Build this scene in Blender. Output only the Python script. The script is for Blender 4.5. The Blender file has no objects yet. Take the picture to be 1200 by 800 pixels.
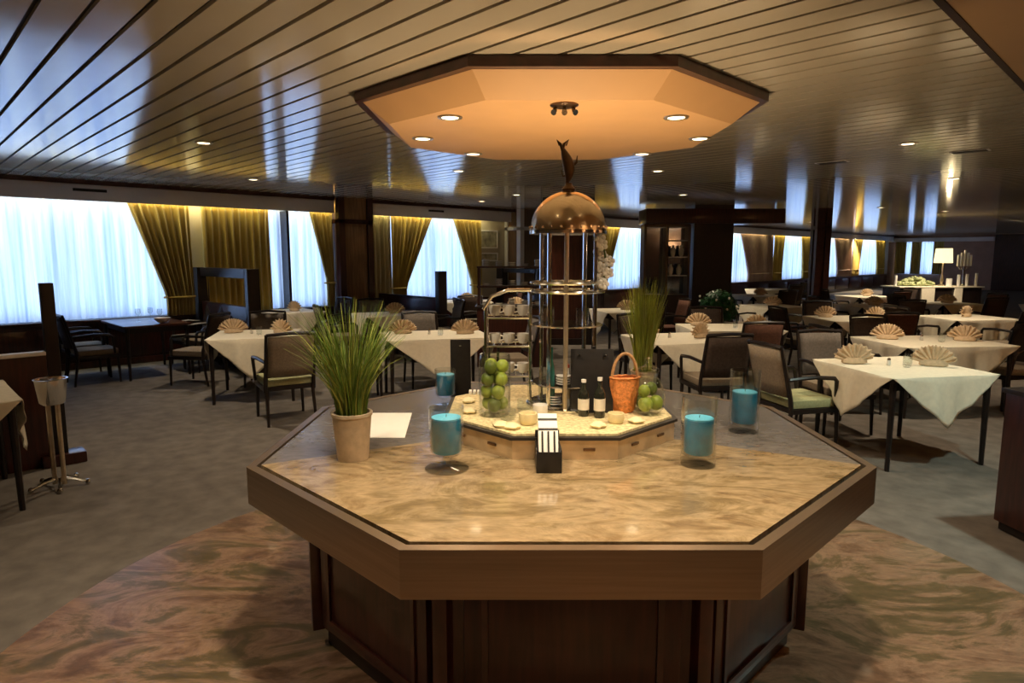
import bpy, bmesh, math, random
from mathutils import Vector, Matrix
random.seed(7)
PI = math.pi
sc = bpy.context.scene
col = sc.collection

# ------------------------------------------------------------------ frame of the room
# x: -11.4 is the window wall, y runs along it; the lens looks 46 deg to the left of +y
EYE = 1.68
YAW = math.radians(46)
VX, VY = -math.sin(YAW), math.cos(YAW)
RX, RY = math.cos(YAW), math.sin(YAW)
def vw(X, Z):                       # metres to the right / ahead of the eye -> room x, y
    return (X * RX + Z * VX, X * RY + Z * VY)
def ahead(x, y):                    # room x, y -> metres right / ahead
    return (x * RX + y * RY, x * VX + y * VY)
CEIL = 2.76
WIN = -11.4

# ------------------------------------------------------------------ materials
MATS = {}
def nodes_of(name):
    m = bpy.data.materials.new(name); m.use_nodes = True
    nt = m.node_tree
    return m, nt, nt.nodes, nt.links, nt.nodes['Principled BSDF']
def mat(name, c, rough=.5, metal=0., var=.12, scale=14., bump=0., spec=.5, coat=0., trans=0., ior=1.45, sheen=0., stretch=(1, 1, 1), emit=None):
    if name in MATS: return MATS[name]
    m, nt, N, L, b = nodes_of(name)
    tc = N.new('ShaderNodeTexCoord'); mp = N.new('ShaderNodeMapping'); mp.inputs['Scale'].default_value = stretch
    no = N.new('ShaderNodeTexNoise'); no.inputs['Scale'].default_value = scale; no.inputs['Detail'].default_value = 4
    L.new(tc.outputs['Object'], mp.inputs['Vector']); L.new(mp.outputs['Vector'], no.inputs['Vector'])
    r = N.new('ShaderNodeValToRGB')
    r.color_ramp.elements[0].position = .3; r.color_ramp.elements[1].position = .7
    r.color_ramp.elements[0].color = (*[max(0, v * (1 - var)) for v in c], 1)
    r.color_ramp.elements[1].color = (*[min(1, v * (1 + var)) for v in c], 1)
    L.new(no.outputs['Fac'], r.inputs['Fac']); L.new(r.outputs['Color'], b.inputs['Base Color'])
    b.inputs['Roughness'].default_value = rough; b.inputs['Metallic'].default_value = metal
    b.inputs['Specular IOR Level'].default_value = spec; b.inputs['IOR'].default_value = ior
    b.inputs['Coat Weight'].default_value = coat; b.inputs['Coat Roughness'].default_value = .08
    b.inputs['Transmission Weight'].default_value = trans; b.inputs['Sheen Weight'].default_value = sheen
    if bump:
        bp = N.new('ShaderNodeBump'); bp.inputs['Strength'].default_value = bump; bp.inputs['Distance'].default_value = .01
        L.new(no.outputs['Fac'], bp.inputs['Height']); L.new(bp.outputs['Normal'], b.inputs['Normal'])
    if emit:
        b.inputs['Emission Color'].default_value = (*emit[0], 1); b.inputs['Emission Strength'].default_value = emit[1]
    MATS[name] = m
    return m
def marble(name, stops, rough, scale, coat=0., squash=(1, 2.4, 1), rot=.5):
    m, nt, N, L, b = nodes_of(name)
    tc = N.new('ShaderNodeTexCoord'); mp = N.new('ShaderNodeMapping')
    mp.inputs['Scale'].default_value = squash; mp.inputs['Rotation'].default_value = (0, 0, rot)
    L.new(tc.outputs['Object'], mp.inputs['Vector'])
    n1 = N.new('ShaderNodeTexNoise'); n1.inputs['Scale'].default_value = scale; n1.inputs['Detail'].default_value = 7
    n1.inputs['Roughness'].default_value = .7; n1.inputs['Distortion'].default_value = 1.1
    L.new(mp.outputs['Vector'], n1.inputs['Vector'])
    r = N.new('ShaderNodeValToRGB'); cr = r.color_ramp
    while len(cr.elements) < len(stops): cr.elements.new(.5)
    for e, (p, c) in zip(cr.elements, stops): e.position = p; e.color = (*c, 1)
    L.new(n1.outputs['Fac'], r.inputs['Fac'])
    n2 = N.new('ShaderNodeTexNoise'); n2.inputs['Scale'].default_value = scale * 7; n2.inputs['Detail'].default_value = 5
    L.new(mp.outputs['Vector'], n2.inputs['Vector'])
    mx = N.new('ShaderNodeMix'); mx.data_type = 'RGBA'; mx.blend_type = 'OVERLAY'; mx.inputs[0].default_value = .45
    L.new(r.outputs['Color'], mx.inputs[6]); L.new(n2.outputs['Fac'], mx.inputs[7])
    hs = N.new('ShaderNodeHueSaturation'); hs.inputs['Saturation'].default_value = .9
    L.new(mx.outputs[2], hs.inputs['Color']); L.new(hs.outputs['Color'], b.inputs['Base Color'])
    b.inputs['Roughness'].default_value = rough; b.inputs['Coat Weight'].default_value = coat; b.inputs['Coat Roughness'].default_value = .06
    MATS[name] = m
    return m
def sheer_mat(name, c, fac):
    m, nt, N, L, b = nodes_of(name); N.remove(b)
    out = [n for n in N if n.type == 'OUTPUT_MATERIAL'][0]
    tc = N.new('ShaderNodeTexCoord'); wv = N.new('ShaderNodeTexNoise'); wv.inputs['Scale'].default_value = 5.
    mp = N.new('ShaderNodeMapping'); mp.inputs['Scale'].default_value = (1, 3.2, .08)
    L.new(tc.outputs['Object'], mp.inputs['Vector']); L.new(mp.outputs['Vector'], wv.inputs['Vector'])
    r = N.new('ShaderNodeValToRGB'); r.color_ramp.elements[0].position = .3; r.color_ramp.elements[1].position = .7
    r.color_ramp.elements[0].color = (*[v * q for v, q in zip(c, (.50, .58, .78))], 1); r.color_ramp.elements[1].color = (*c, 1)  # vertical fold shading put into the fabric colour
    L.new(wv.outputs['Fac'], r.inputs['Fac'])
    d = N.new('ShaderNodeBsdfDiffuse'); t = N.new('ShaderNodeBsdfTranslucent'); mx = N.new('ShaderNodeMixShader')
    L.new(r.outputs['Color'], d.inputs['Color']); L.new(r.outputs['Color'], t.inputs['Color'])
    mx.inputs[0].default_value = fac
    L.new(d.outputs[0], mx.inputs[1]); L.new(t.outputs[0], mx.inputs[2]); L.new(mx.outputs[0], out.inputs['Surface'])
    MATS[name] = m
    return m
def pane_mat(name):
    m, nt, N, L, b = nodes_of(name); N.remove(b)
    out = [n for n in N if n.type == 'OUTPUT_MATERIAL'][0]
    t = N.new('ShaderNodeBsdfTransparent'); g = N.new('ShaderNodeBsdfGlossy'); g.inputs['Roughness'].default_value = .02
    f = N.new('ShaderNodeLayerWeight'); f.inputs['Blend'].default_value = .5; mx = N.new('ShaderNodeMixShader')
    pw_ = N.new('ShaderNodeMath'); pw_.operation = 'POWER'; pw_.inputs[1].default_value = 3.5
    ml = N.new('ShaderNodeMath'); ml.operation = 'MULTIPLY_ADD'; ml.inputs[1].default_value = .75; ml.inputs[2].default_value = .06
    L.new(f.outputs['Facing'], pw_.inputs[0]); L.new(pw_.outputs[0], ml.inputs[0]); t.inputs['Color'].default_value = (.95, .965, .96, 1)
    L.new(ml.outputs[0], mx.inputs[0]); L.new(t.outputs[0], mx.inputs[1]); L.new(g.outputs[0], mx.inputs[2]); L.new(mx.outputs[0], out.inputs['Surface'])
    MATS[name] = m
    return m
def lamp_mat(name, c, s):
    return mat(name, (.9, .85, .75), .4, var=.02, emit=(c, s))

WOOD = mat('mahogany', (.040, .0095, .006), .32, var=.5, scale=6, stretch=(6, 6, .6), coat=.25)
WOODB = mat('walnut', (.115, .058, .026), .38, var=.4, scale=5, stretch=(8, 8, .5), coat=.2)
BLACKW = mat('black_wood', (.014, .009, .008), .35, var=.3)
CARPET = mat('carpet', (.160, .142, .125), .95, var=.2, scale=6.5, bump=.2, spec=.1)
MARB_F = marble('floor_marble', [(.27, (.05, .03, .015)), (.41, (.15, .078, .04)), (.50, (.28, .165, .095)), (.57, (.13, .09, .04)), (.73, (.075, .06, .025))], .28, 1.5, .2, squash=(1, 2.4, 1), rot=-.6)
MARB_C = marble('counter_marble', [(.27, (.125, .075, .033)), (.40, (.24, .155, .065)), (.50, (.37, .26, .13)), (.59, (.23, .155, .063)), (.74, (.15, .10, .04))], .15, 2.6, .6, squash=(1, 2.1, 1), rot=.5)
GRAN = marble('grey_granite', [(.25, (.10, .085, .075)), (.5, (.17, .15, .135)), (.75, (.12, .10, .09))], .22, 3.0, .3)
BRONZE = mat('bronze_band', (.36, .265, .18), .34, metal=.85, var=.1, scale=2.5, stretch=(1, 1, 40))
BRASSL = mat('pale_brass', (.60, .49, .34), .3, metal=.75, var=.25, scale=9)
CHROME = mat('chrome', (.72, .70, .66), .14, metal=1., var=.04)
BRASS = mat('polished_brass', (.93, .74, .50), .2, metal=1., var=.06, bump=.06, scale=40)
DKGOLD = mat('aged_bronze', (.16, .09, .045), .35, metal=.8, var=.3)
SLAT = mat('slat_enamel', (.50, .435, .33), .11, var=.03, scale=3, ior=1.6, spec=.6)
GROOVE = mat('groove_black', (.02, .015, .01), .6)
PEACH = mat('peach_plaster', (.74, .43, .19), .6, var=.05, scale=2)
BROWNC = mat('brown_plaster', (.36, .21, .095), .6, var=.06, scale=2)
DTRIM = mat('dark_trim', (.05, .014, .010), .3, var=.3, coat=.3)
HEAD = mat('pelmet_grey', (.78, .74, .72), .55, var=.06, scale=2)
WALLP = mat('wall_beige', (.46, .40, .30), .6, var=.08, scale=3)
MAUVE = mat('wall_mauve', (.40, .25, .19), .6, var=.1, scale=3)
FRAMEM = mat('window_frame', (.45, .46, .48), .4, var=.05)
PANE = pane_mat('window_pane')
SHEER = sheer_mat('sheer_fabric', (.80, .86, .92), .62)
GOLD = mat('gold_drape', (.46, .33, .075), .8, var=.2, scale=9, stretch=(1, 3, .2), sheen=.3)
TAUPE = mat('taupe_drape', (.42, .30, .235), .85, var=.15, scale=9, stretch=(1, 3, .2))
CLOTH = mat('table_linen', (.80, .74, .60), .85, var=.05, scale=30, spec=.2)
NAPK = mat('napkin_linen', (.62, .47, .31), .85, var=.12, scale=40, spec=.2)
F_BEIGE = mat('beige_upholstery', (.25, .20, .145), .9, var=.15, scale=60, spec=.15)
F_SEAT = mat('pale_green_upholstery', (.40, .40, .22), .9, var=.12, scale=50, spec=.15)
F_DARK = mat('dark_brown_upholstery', (.055, .038, .030), .85, var=.2, scale=40, spec=.2)
F_RUST = mat('russet_upholstery', (.115, .055, .038), .85, var=.2, scale=40, spec=.2)
F_GREY = mat('grey_upholstery', (.16, .14, .125), .9, var=.15, scale=50, spec=.15)
GLASS = pane_mat('clear_glass')
BLUE = mat('blue_wax', (.012, .25, .50), .3, var=.18, scale=22, coat=.4)
BLUEF = mat('blue_wax_top', (.10, .50, .74), .4, var=.1, scale=40)
CLAY = mat('sandstone_pot', (.50, .40, .28), .75, var=.15, scale=25, bump=.2)
SOIL = mat('soil', (.05, .03, .02), .95)
GRASS = mat('grass_blade', (.13, .21, .03), .55, var=.45, scale=18, stretch=(1, 1, .3))
GRASSY = mat('yellow_grass_blade', (.34, .37, .07), .55, var=.4, scale=18, stretch=(1, 1, .3))
LEAF = mat('dark_leaf', (.014, .11, .03), .5, var=.5, scale=14)
LIME = mat('lime_skin', (.34, .42, .06), .45, var=.35, scale=8)
LIMED = mat('dark_fruit', (.14, .19, .03), .45, var=.4, scale=10)
BLACK = mat('black_leather', (.012, .011, .011), .4, var=.3, scale=30)
PAPER = mat('paper_white', (.85, .84, .80), .7, var=.02)
CREAM = mat('cream_wax', (.76, .66, .40), .6, var=.12, scale=20)
SAND = mat('pale_sand', (.60, .50, .28), .9, var=.35, scale=60, bump=.4)
ORANGE = mat('orange_wicker', (.72, .26, .075), .6, var=.3, scale=70, bump=.5)
WHITEC = mat('white_china', (.78, .76, .72), .25, var=.03, coat=.3)
REDM = mat('red_card', (.42, .06, .04), .5, var=.3)
TEAL = mat('teal_glass', (.05, .22, .20), .1, var=.1, coat=.4)
BOTTLE = mat('dark_bottle_glass', (.02, .022, .016), .08, var=.2, coat=.5)
LABELM = mat('bottle_label', (.72, .66, .55), .6, var=.05)
PETAL = mat('orchid_petal', (.82, .80, .74), .6, var=.06)
STEM = mat('plant_stem', (.10, .16, .04), .6, var=.2)
PICT = mat('picture_print', (.34, .30, .22), .6, var=.5, scale=7)
LAMPM = lamp_mat('downlight_glow', (1., .80, .48), 7.)
SHADE = lamp_mat('lamp_shade_glow', (1., .80, .42), 1.6)
MIRROR = mat('display_mirror', (.30, .36, .48), .08, metal=1., var=.05)
GREENF = mat('green_food', (.42, .46, .24), .7, var=.4, scale=20)

# ------------------------------------------------------------------ mesh builder
class MB:
    def __init__(s): s.bm = bmesh.new(); s.mi = 0
    def _tag(s, faces):
        for f in faces: f.material_index = s.mi
    def box(s, c, d, rz=0., bev=0., rx=0., ry=0.):
        r = bmesh.ops.create_cube(s.bm, size=1.)
        vs = r['verts']
        M = Matrix.Translation(c) @ Matrix.Rotation(rz, 4, 'Z') @ Matrix.Rotation(ry, 4, 'Y') @ Matrix.Rotation(rx, 4, 'X') @ Matrix.Diagonal((*d, 1))
        bmesh.ops.transform(s.bm, matrix=M, verts=vs)
        fs = {f for v in vs for f in v.link_faces}; s._tag(fs)
        if bev:
            es = list({e for v in vs for e in v.link_edges})
            q = bmesh.ops.bevel(s.bm, geom=es, offset=bev, segments=2, affect='EDGES', profile=.6); s._tag(q['faces'])
        return s
    def b6(s, x0, x1, y0, y1, z0, z1, bev=0.):
        return s.box(((x0 + x1) / 2, (y0 + y1) / 2, (z0 + z1) / 2), (abs(x1 - x0), abs(y1 - y0), abs(z1 - z0)), bev=bev)
    def prism(s, pts, z0, z1, pts1=None, cap=True):
        pts1 = pts1 or pts; n = len(pts)
        a = [s.bm.verts.new((p[0], p[1], z0)) for p in pts]; b = [s.bm.verts.new((p[0], p[1], z1)) for p in pts1]
        fs = [s.bm.faces.new((a[i], a[(i + 1) % n], b[(i + 1) % n], b[i])) for i in range(n)]
        if cap: fs += [s.bm.faces.new(a[::-1]), s.bm.faces.new(b)]
        s._tag(fs); return s
    def lathe(s, prof, seg=20, c=(0, 0, 0), sq=(1, 1), wob=None):
        rings = []
        for r, z in prof:
            if r < 1e-5: rings.append([s.bm.verts.new((c[0], c[1], c[2] + z))])
            else:
                ring = []
                for i in range(seg):
                    a = 2 * PI * i / seg; k = r * (wob(a, z) if wob else 1)
                    ring.append(s.bm.verts.new((c[0] + k * math.cos(a) * sq[0], c[1] + k * math.sin(a) * sq[1], c[2] + z)))
                rings.append(ring)
        fs = []
        for A, B in zip(rings, rings[1:]):
            for i in range(seg):
                j = (i + 1) % seg
                if len(A) == 1 and len(B) == 1: continue
                if len(A) == 1: fs.append(s.bm.faces.new((A[0], B[j], B[i])))
                elif len(B) == 1: fs.append(s.bm.faces.new((A[i], A[j], B[0])))
                else: fs.append(s.bm.faces.new((A[i], A[j], B[j], B[i])))
        if len(rings[0]) > 1: fs.append(s.bm.faces.new(rings[0][::-1]))
        if len(rings[-1]) > 1: fs.append(s.bm.faces.new(rings[-1]))
        s._tag(fs); return s
    def tube(s, pts, r, seg=8, closed=False):
        pts = [Vector(p) for p in pts]; n = len(pts); rings = []
        rr = r if isinstance(r, (list, tuple)) else [r] * n
        up = Vector((0, 0, 1)); prev = None
        for i, p in enumerate(pts):
            if closed: t = pts[(i + 1) % n] - pts[i - 1]
            else: t = pts[min(i + 1, n - 1)] - pts[max(i - 1, 0)]
            t.normalize()
            if prev is None:
                u = t.cross(up)
                if u.length < 1e-3: u = t.cross(Vector((1, 0, 0)))
            else: u = prev - t * prev.dot(t)
            u.normalize(); v = t.cross(u); prev = u
            rings.append([s.bm.verts.new(p + (u * math.cos(2 * PI * k / seg) + v * math.sin(2 * PI * k / seg)) * rr[i]) for k in range(seg)])
        fs = []
        for i in range(n if closed else n - 1):
            A, B = rings[i], rings[(i + 1) % n]
            for k in range(seg): fs.append(s.bm.faces.new((A[k], A[(k + 1) % seg], B[(k + 1) % seg], B[k])))
        if not closed: fs += [s.bm.faces.new(rings[0][::-1]), s.bm.faces.new(rings[-1])]
        s._tag(fs); return s
    def grid(s, fn, nu, nv):
        V = [[s.bm.verts.new(fn(i / nu, j / nv)) for j in range(nv + 1)] for i in range(nu + 1)]
        s._tag([s.bm.faces.new((V[i][j], V[i + 1][j], V[i + 1][j + 1], V[i][j + 1])) for i in range(nu) for j in range(nv)]); return s
    def ball(s, c, r, sq=(1, 1, 1), seg=12):
        n = seg // 2
        prof = [(r * math.sin(PI * i / n) * 1., -r * math.cos(PI * i / n) * sq[2]) for i in range(n + 1)]
        return s.lathe(prof, seg, c, sq[:2])
    def build(s, name, m, parent=None, loc=(0, 0, 0), rz=0., smooth=True, solid=0.):
        me = bpy.data.meshes.new(name)
        bmesh.ops.recalc_face_normals(s.bm, faces=s.bm.faces)
        s.bm.to_mesh(me); s.bm.free()
        for q in (m if isinstance(m, (list, tuple)) else [m]): me.materials.append(q)
        if smooth:
            me.shade_smooth(); me.set_sharp_from_angle(angle=math.radians(38))
        o = bpy.data.objects.new(name, me); col.objects.link(o)
        o.location = loc; o.rotation_euler = (0, 0, rz)
        if parent: o.parent = parent
        if solid:
            md = o.modifiers.new('thickness', 'SOLIDIFY'); md.thickness = solid; md.offset = 0
        return o
def tag(o, label, cat, group=None):
    o['label'] = label; o['category'] = cat
    if group: o['group'] = group
    return o
def thing(name, label, cat, loc=(0, 0, 0), rz=0., group=None):
    o = bpy.data.objects.new(name, None); col.objects.link(o); o.empty_display_size = .1
    o.location = loc; o.rotation_euler = (0, 0, rz)
    return tag(o, label, cat, group)
def struct(o):
    o['kind'] = 'structure'; return o
def kids(o): return [c for c in KID.get(o.name, [])]
KID = {}
def index_kids(o):
    for c in o.children:
        KID.setdefault(o.name, []).append(c); index_kids(c)
def copy_tree(o, parent=None):
    c = o.copy(); col.objects.link(c)
    if parent: c.parent = parent
    for ch in KID.get(o.name, []): copy_tree(ch, c)
    return c
def oct_pts(a, rot=0.):
    R = a / math.cos(PI / 8)
    return [(R * math.cos(PI / 8 + k * PI / 4 + rot), R * math.sin(PI / 8 + k * PI / 4 + rot)) for k in range(8)]

# ------------------------------------------------------------------ room shell
X1, Y0, Y1 = 3.2, -3.2, 39.5
XE = -.85                                # where the slatted ceiling ends
struct(MB().b6(WIN - .3, X1 + .2, Y0 - .2, Y1 + .2, -.1, 0).build('floor', CARPET))
MC = vw(.2, 2.7)
m = MB(); m.lathe([(2.38, 0), (2.38, .006)], 96, (0, 0, 0)); struct(m.build('floor_marble', MARB_F, None, (*MC, .0), YAW))
# slatted ceiling
m = MB(); P = .18; g = .026
y = Y0
while y < Y1:
    x0, x1 = WIN - .1, XE
    a, b = y + g / 2, y + P - g / 2
    pr = [(a, CEIL + .02), (a, CEIL + .003), (a + .0003, CEIL), (b - .0003, CEIL), (b, CEIL + .003), (b, CEIL + .02)]
    A = [m.bm.verts.new((x0, p[0], p[1])) for p in pr]; B = [m.bm.verts.new((x1, p[0], p[1])) for p in pr]
    for i in range(5): m.bm.faces.new((A[i], B[i], B[i + 1], A[i + 1]))
    y += P
ceil = struct(m.build('ceiling', SLAT, smooth=False))
bk = MB().b6(WIN - .3, XE + .0, Y0 - .2, Y1 + .2, CEIL + .021, CEIL + .1).build('ceiling_backing', GROOVE, ceil)
struct(MB().b6(XE + .035, X1 + .2, Y0 - .2, Y1 + .2, CEIL - .012, CEIL + .1).build('ceiling_panel', BROWNC))
struct(MB().b6(XE, XE + .035, Y0, Y1, CEIL - .016, CEIL + .1).build('trim_1', mat('trim_dark_matt', (.03, .012, .008), .7)))

# window bays along the wall: y0, y1, mullions
BAYS = [(.25, 3.55, [1.9]), (3.97, 6.12, [5.2]), (7.2, 9.75, [8.5]), (13.8, 16.6, [15.]), (20.9, 23.7, [22.3]), (24.9, 28.3, [26.6]), (29.3, 32.4, [30.8]), (33.5, 37.6, [35.5])]
SILL, HEADZ = .72, 2.55
m = MB(); edges = [Y0 - .2] + [v for b in BAYS for v in b[:2]] + [Y1 + .2]
for i in range(0, len(edges), 2): m.b6(WIN - .2, WIN, edges[i], edges[i + 1], SILL, HEADZ)
m.b6(WIN - .2, WIN, Y0 - .2, Y1 + .2, HEADZ, CEIL + .02)
wl = struct(m.build('wall_left', WALLP))
m = MB(); m.b6(WIN - .2, WIN, Y0 - .2, Y1 + .2, 0, SILL); m.b6(WIN - .02, WIN + .03, Y0, Y1, SILL - .04, SILL + .01, .004)
for k in range(24): m.b6(WIN, WIN + .015, Y0 + .3 + k * 1.75, Y0 + 1.9 + k * 1.75, .14, SILL - .1, .005)
m.b6(WIN, WIN + .025, Y0, Y1, 0, .1, .004)
m.build('panelling', WOOD, wl)
m = MB(); [m.b6(WIN + .275, WIN + .3, a, b, 2.47, 2.70, .006) for a, b in ((Y0, 6.14), (6.86, 10.7), (12.1, Y1 - .31))]
m.build('pelmet', HEAD, wl)
struct(MB().b6(WIN, WIN + .34, Y0, Y1, 2.70, CEIL + .005).build('trim_2', DTRIM))
for (y0, w_) in ((2.05, .42), (8.3, .4)):
    v = MB(); v.b6(WIN + .301, WIN + .31, y0, y0 + w_, 2.60, 2.64)
    for k in range(4): v.b6(WIN + .31, WIN + .314, y0, y0 + w_, 2.603 + k * .01, 2.606 + k * .01)
    v.build('air_slot', GROOVE, wl)
for i, (a, b, mu) in enumerate(BAYS):
    m = MB()
    for q in (a, b - .05): m.b6(WIN - .15, WIN - .08, q, q + .05, SILL, HEADZ)
    for q in (SILL, HEADZ - .05): m.b6(WIN - .15, WIN - .08, a, b, q, q + .05)
    for q in mu: m.b6(WIN - .15, WIN - .08, q - .03, q + .03, SILL, HEADZ)
    f = struct(m.build('window_%d' % (i + 1), FRAMEM))
    pp = [a + .05] + mu + [b - .05]
    for u0, u1 in zip(pp, pp[1:]): MB().b6(WIN - .12, WIN - .112, u0, u1, SILL + .05, HEADZ - .05).build('pane', PANE, f)
# other walls
m = MB(); m.b6(WIN - .2, -10.9, Y1, Y1 + .2, 0, CEIL); m.b6(-8.9, X1 + .2, Y1, Y1 + .2, 0, CEIL); m.b6(-10.9, -8.9, Y1, Y1 + .2, 0, SILL); m.b6(-10.9, -8.9, Y1, Y1 + .2, HEADZ, CEIL)
we = struct(m.build('wall_back', MAUVE))
MB().b6(WIN + .05, -6.7, Y1 - .3, Y1 - .001, 2.42, 2.62, .006).build('pelmet', HEAD, we)
MB().b6(-6.7, X1, Y1 - .06, Y1 - .001, 0, CEIL - .03).build('dark_panelling', WOOD, we)
f = struct(MB().b6(-10.9, -10.84, Y1 + .06, Y1 + .12, SILL, HEADZ).b6(-8.96, -8.9, Y1 + .06, Y1 + .12, SILL, HEADZ).b6(-9.93, -9.87, Y1 + .06, Y1 + .12, SILL, HEADZ).b6(-10.9, -8.9, Y1 + .06, Y1 + .12, SILL, SILL + .05).b6(-10.9, -8.9, Y1 + .06, Y1 + .12, HEADZ - .05, HEADZ).build('window_9', FRAMEM))
MB().b6(-10.84, -8.96, Y1 + .085, Y1 + .095, SILL + .05, HEADZ - .05).build('pane', PANE, f)
struct(MB().b6(X1, X1 + .2, Y0 - .2, Y1 + .2, 0, CEIL + .05).build('wall_right', WOODB))
struct(MB().b6(WIN - .2, X1 + .2, Y0 - .2, Y0, 0, CEIL + .05).build('wall_front', WALLP))

# columns
def column(name, x0, x1, y0, y1, body, edge, rz=0., c=None):
    m = MB(); m.b6(x0, x1, y0, y1, 0, CEIL)
    o = struct(m.build(name, body, None, (0, 0, 0) if c is None else (*c, 0), rz))
    e = MB(); t = .035; w_ = .09
    for sx, xx in ((-1, x0), (1, x1)):
        for sy, yy in ((-1, y0), (1, y1)):
            xa, xb = (xx - t, xx + w_) if sx < 0 else (xx - w_, xx + t)
            ya, yb = (yy - t, yy + w_) if sy < 0 else (yy - w_, yy + t)
            e.b6(max(xa, WIN + .001) if c is None else xa, xb, ya, yb, 0, CEIL)
    e.b6(max(x0 - t, WIN + .001) if c is None else x0 - t, x1 + t, y0 - t, y1 + t, 2.28, 2.36, .004)
    e.b6(max(x0 - t, WIN + .001) if c is None else x0 - t, x1 + t, y0 - t, y1 + t, 0, .12, .004)
    e.build('corner_trim', edge, o)
    return o
column('column_window', WIN + .001, WIN + .42, 6.17, 6.83, mat('oiled_wood', (.20, .11, .05), .4, var=.35, scale=5, stretch=(8, 8, .5), coat=.2), WOOD)
column('column_far', WIN + .001, WIN + .5, 10.8, 12.05, WOODB, HEAD)
column('column_middle', -.45, .45, -.4, .4, WOOD, BLACKW, YAW, vw(1.05, 12.7))
column('column_slim', -.13, .13, -.13, .13, DTRIM, DTRIM, YAW, vw(7.1, 15.1))
m = MB(); m.b6(-.42, .42, -.4, .4, 0, CEIL); o = struct(m.build('column_core', BLACKW, None, (*vw(4.3, 14.4), 0), YAW))
MB().b6(-1.45, 1.5, -.42, .42, 2.37, 2.68, .01).build('core_header', WOOD, o)

# ------------------------------------------------------------------ curtains
def sheer(a, b, label, x=WIN + .06, zt=2.56, zb=SILL + .03):
    n = max(40, int((b - a) * 60))
    def fn(u, v):
        yy = a + (b - a) * u; f = .02 * math.sin(yy * 2 * PI / .105) + .012 * math.sin(yy * 2 * PI / .29 + 1)
        return (x + f * (.5 + .5 * v), yy, zt + (zb - zt) * v)
    o = MB().grid(fn, n, 6).build('sheer_curtain', SHEER)
    return tag(o, label, 'curtain', 'sheer white curtains')
def drape(ya, yb, label, inner='b', tie=True, m_=GOLD, x=WIN + .205, zt=2.55, zk=1.05, wk=.3, name='drape'):
    """ya, yb: top extent; inner edge (a or b side) sweeps back to a width wk at height zk"""
    W = yb - ya; nf = max(5, int(W / .11))
    def fn(u, v):
        z = zt + (SILL + .02 - zt) * v
        k = min(1., max(0., (zt - z) / (zt - zk))) if tie else 0.
        w_ = W + (wk - W) * k
        yy = ya + w_ * u if inner == 'b' else yb - w_ * (1 - u)
        amp = .03 + .018 * k
        return (x + amp * math.sin(u * nf * 2 * PI) + .01 * math.sin(u * 17 + v * 4), yy, z)
    o = MB().grid(fn, nf * 8, 14).build(name, m_, solid=.004)
    if tie:
        yt = ya + wk / 2 if inner == 'b' else yb - wk / 2
        t = MB(); t.tube([(x - .02 + .075 * math.cos(q * PI / 8), yt + (wk / 2 + .02) * math.sin(q * PI / 8), zk - .02) for q in range(16)], .018, 6, True)
        t.build('tie_back', m_, o)
    return tag(o, label, 'curtain', 'drawn back drapes along the window wall')
sheer(.2, 3.6, 'white sheer curtain filling the widest window, behind the table without a cloth')
drape(.3, 1.24, 'gold drape tied back at the edge of the widest window, cut by the frame', 'b', wk=.35)
drape(2.72, 3.62, 'gold drape swept back beside the widest window, behind the bare table', 'a', wk=.42)
drape(3.80, 4.92, 'straight hanging gold drape behind the slotted partition', 'b', tie=False)
sheer(4.3, 6.14, 'narrow white sheer curtain between straight gold drape and panelled wall column')
struct(MB().b6(WIN + .0, WIN + .32, 5.19, 5.235, SILL, 2.47).build('trim_3', BLACKW))
drape(5.66, 6.14, 'short gold drape swept back against the panelled wall column', 'a', wk=.16, zk=1.2)
drape(6.9, 7.42, 'pale straight drape just beyond the panelled wall column', 'b', tie=False, m_=TAUPE if False else mat('pale_drape', (.42, .36, .20), .85, var=.12, scale=9, stretch=(1, 3, .2)))
drape(7.43, 8.5, 'gold drape forming one half of the swag over triangular window gap', 'b', wk=.35)
sheer(7.2, 9.8, 'white sheer curtain showing as a bright triangle between two gold drapes')
drape(9.0, 9.85, 'gold drape beside the two framed pictures, sweeping away from triangular gap', 'a', wk=.3)
sheer(13.8, 16.7, 'white sheer curtain seen just beside the domed drinks tower')
drape(13.7, 15.1, 'gold drape seen just past the domed tower and orchid', 'b', wk=.8)
drape(16.2, 16.8, 'narrow gold drape behind the mirrored display cabinet', 'a', wk=.3)
sheer(20.8, 23.8, 'bright white sheer curtain just beyond the black wall core')
drape(22.1, 24.85, 'broad taupe drape right of the bright sheer beyond the black core', 'a', m_=TAUPE, wk=2.0)
sheer(24.9, 28.4, 'pale blue sheer curtain between paired gold drapes before the slim column')
drape(24.9, 25.9, 'gold drape left of the pale blue sheer before slim column', 'b', wk=.8)
drape(27.4, 28.6, 'gold drape close before the slim reddish column', 'a', wk=.9)
sheer(29.2, 32.5, 'white sheer curtain just behind the slim reddish column')
drape(31.0, 33.4, 'taupe drape just beyond the slim reddish column', 'a', m_=TAUPE, wk=1.8)
sheer(33.4, 37.7, 'furthest sheer curtain on the long window wall')
drape(33.5, 34.8, 'gold drape at near side of the furthest window', 'b', wk=.9)
drape(36.6, 38.2, 'gold drape at far side of the furthest window, by the room corner', 'a', wk=1.1)
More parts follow.
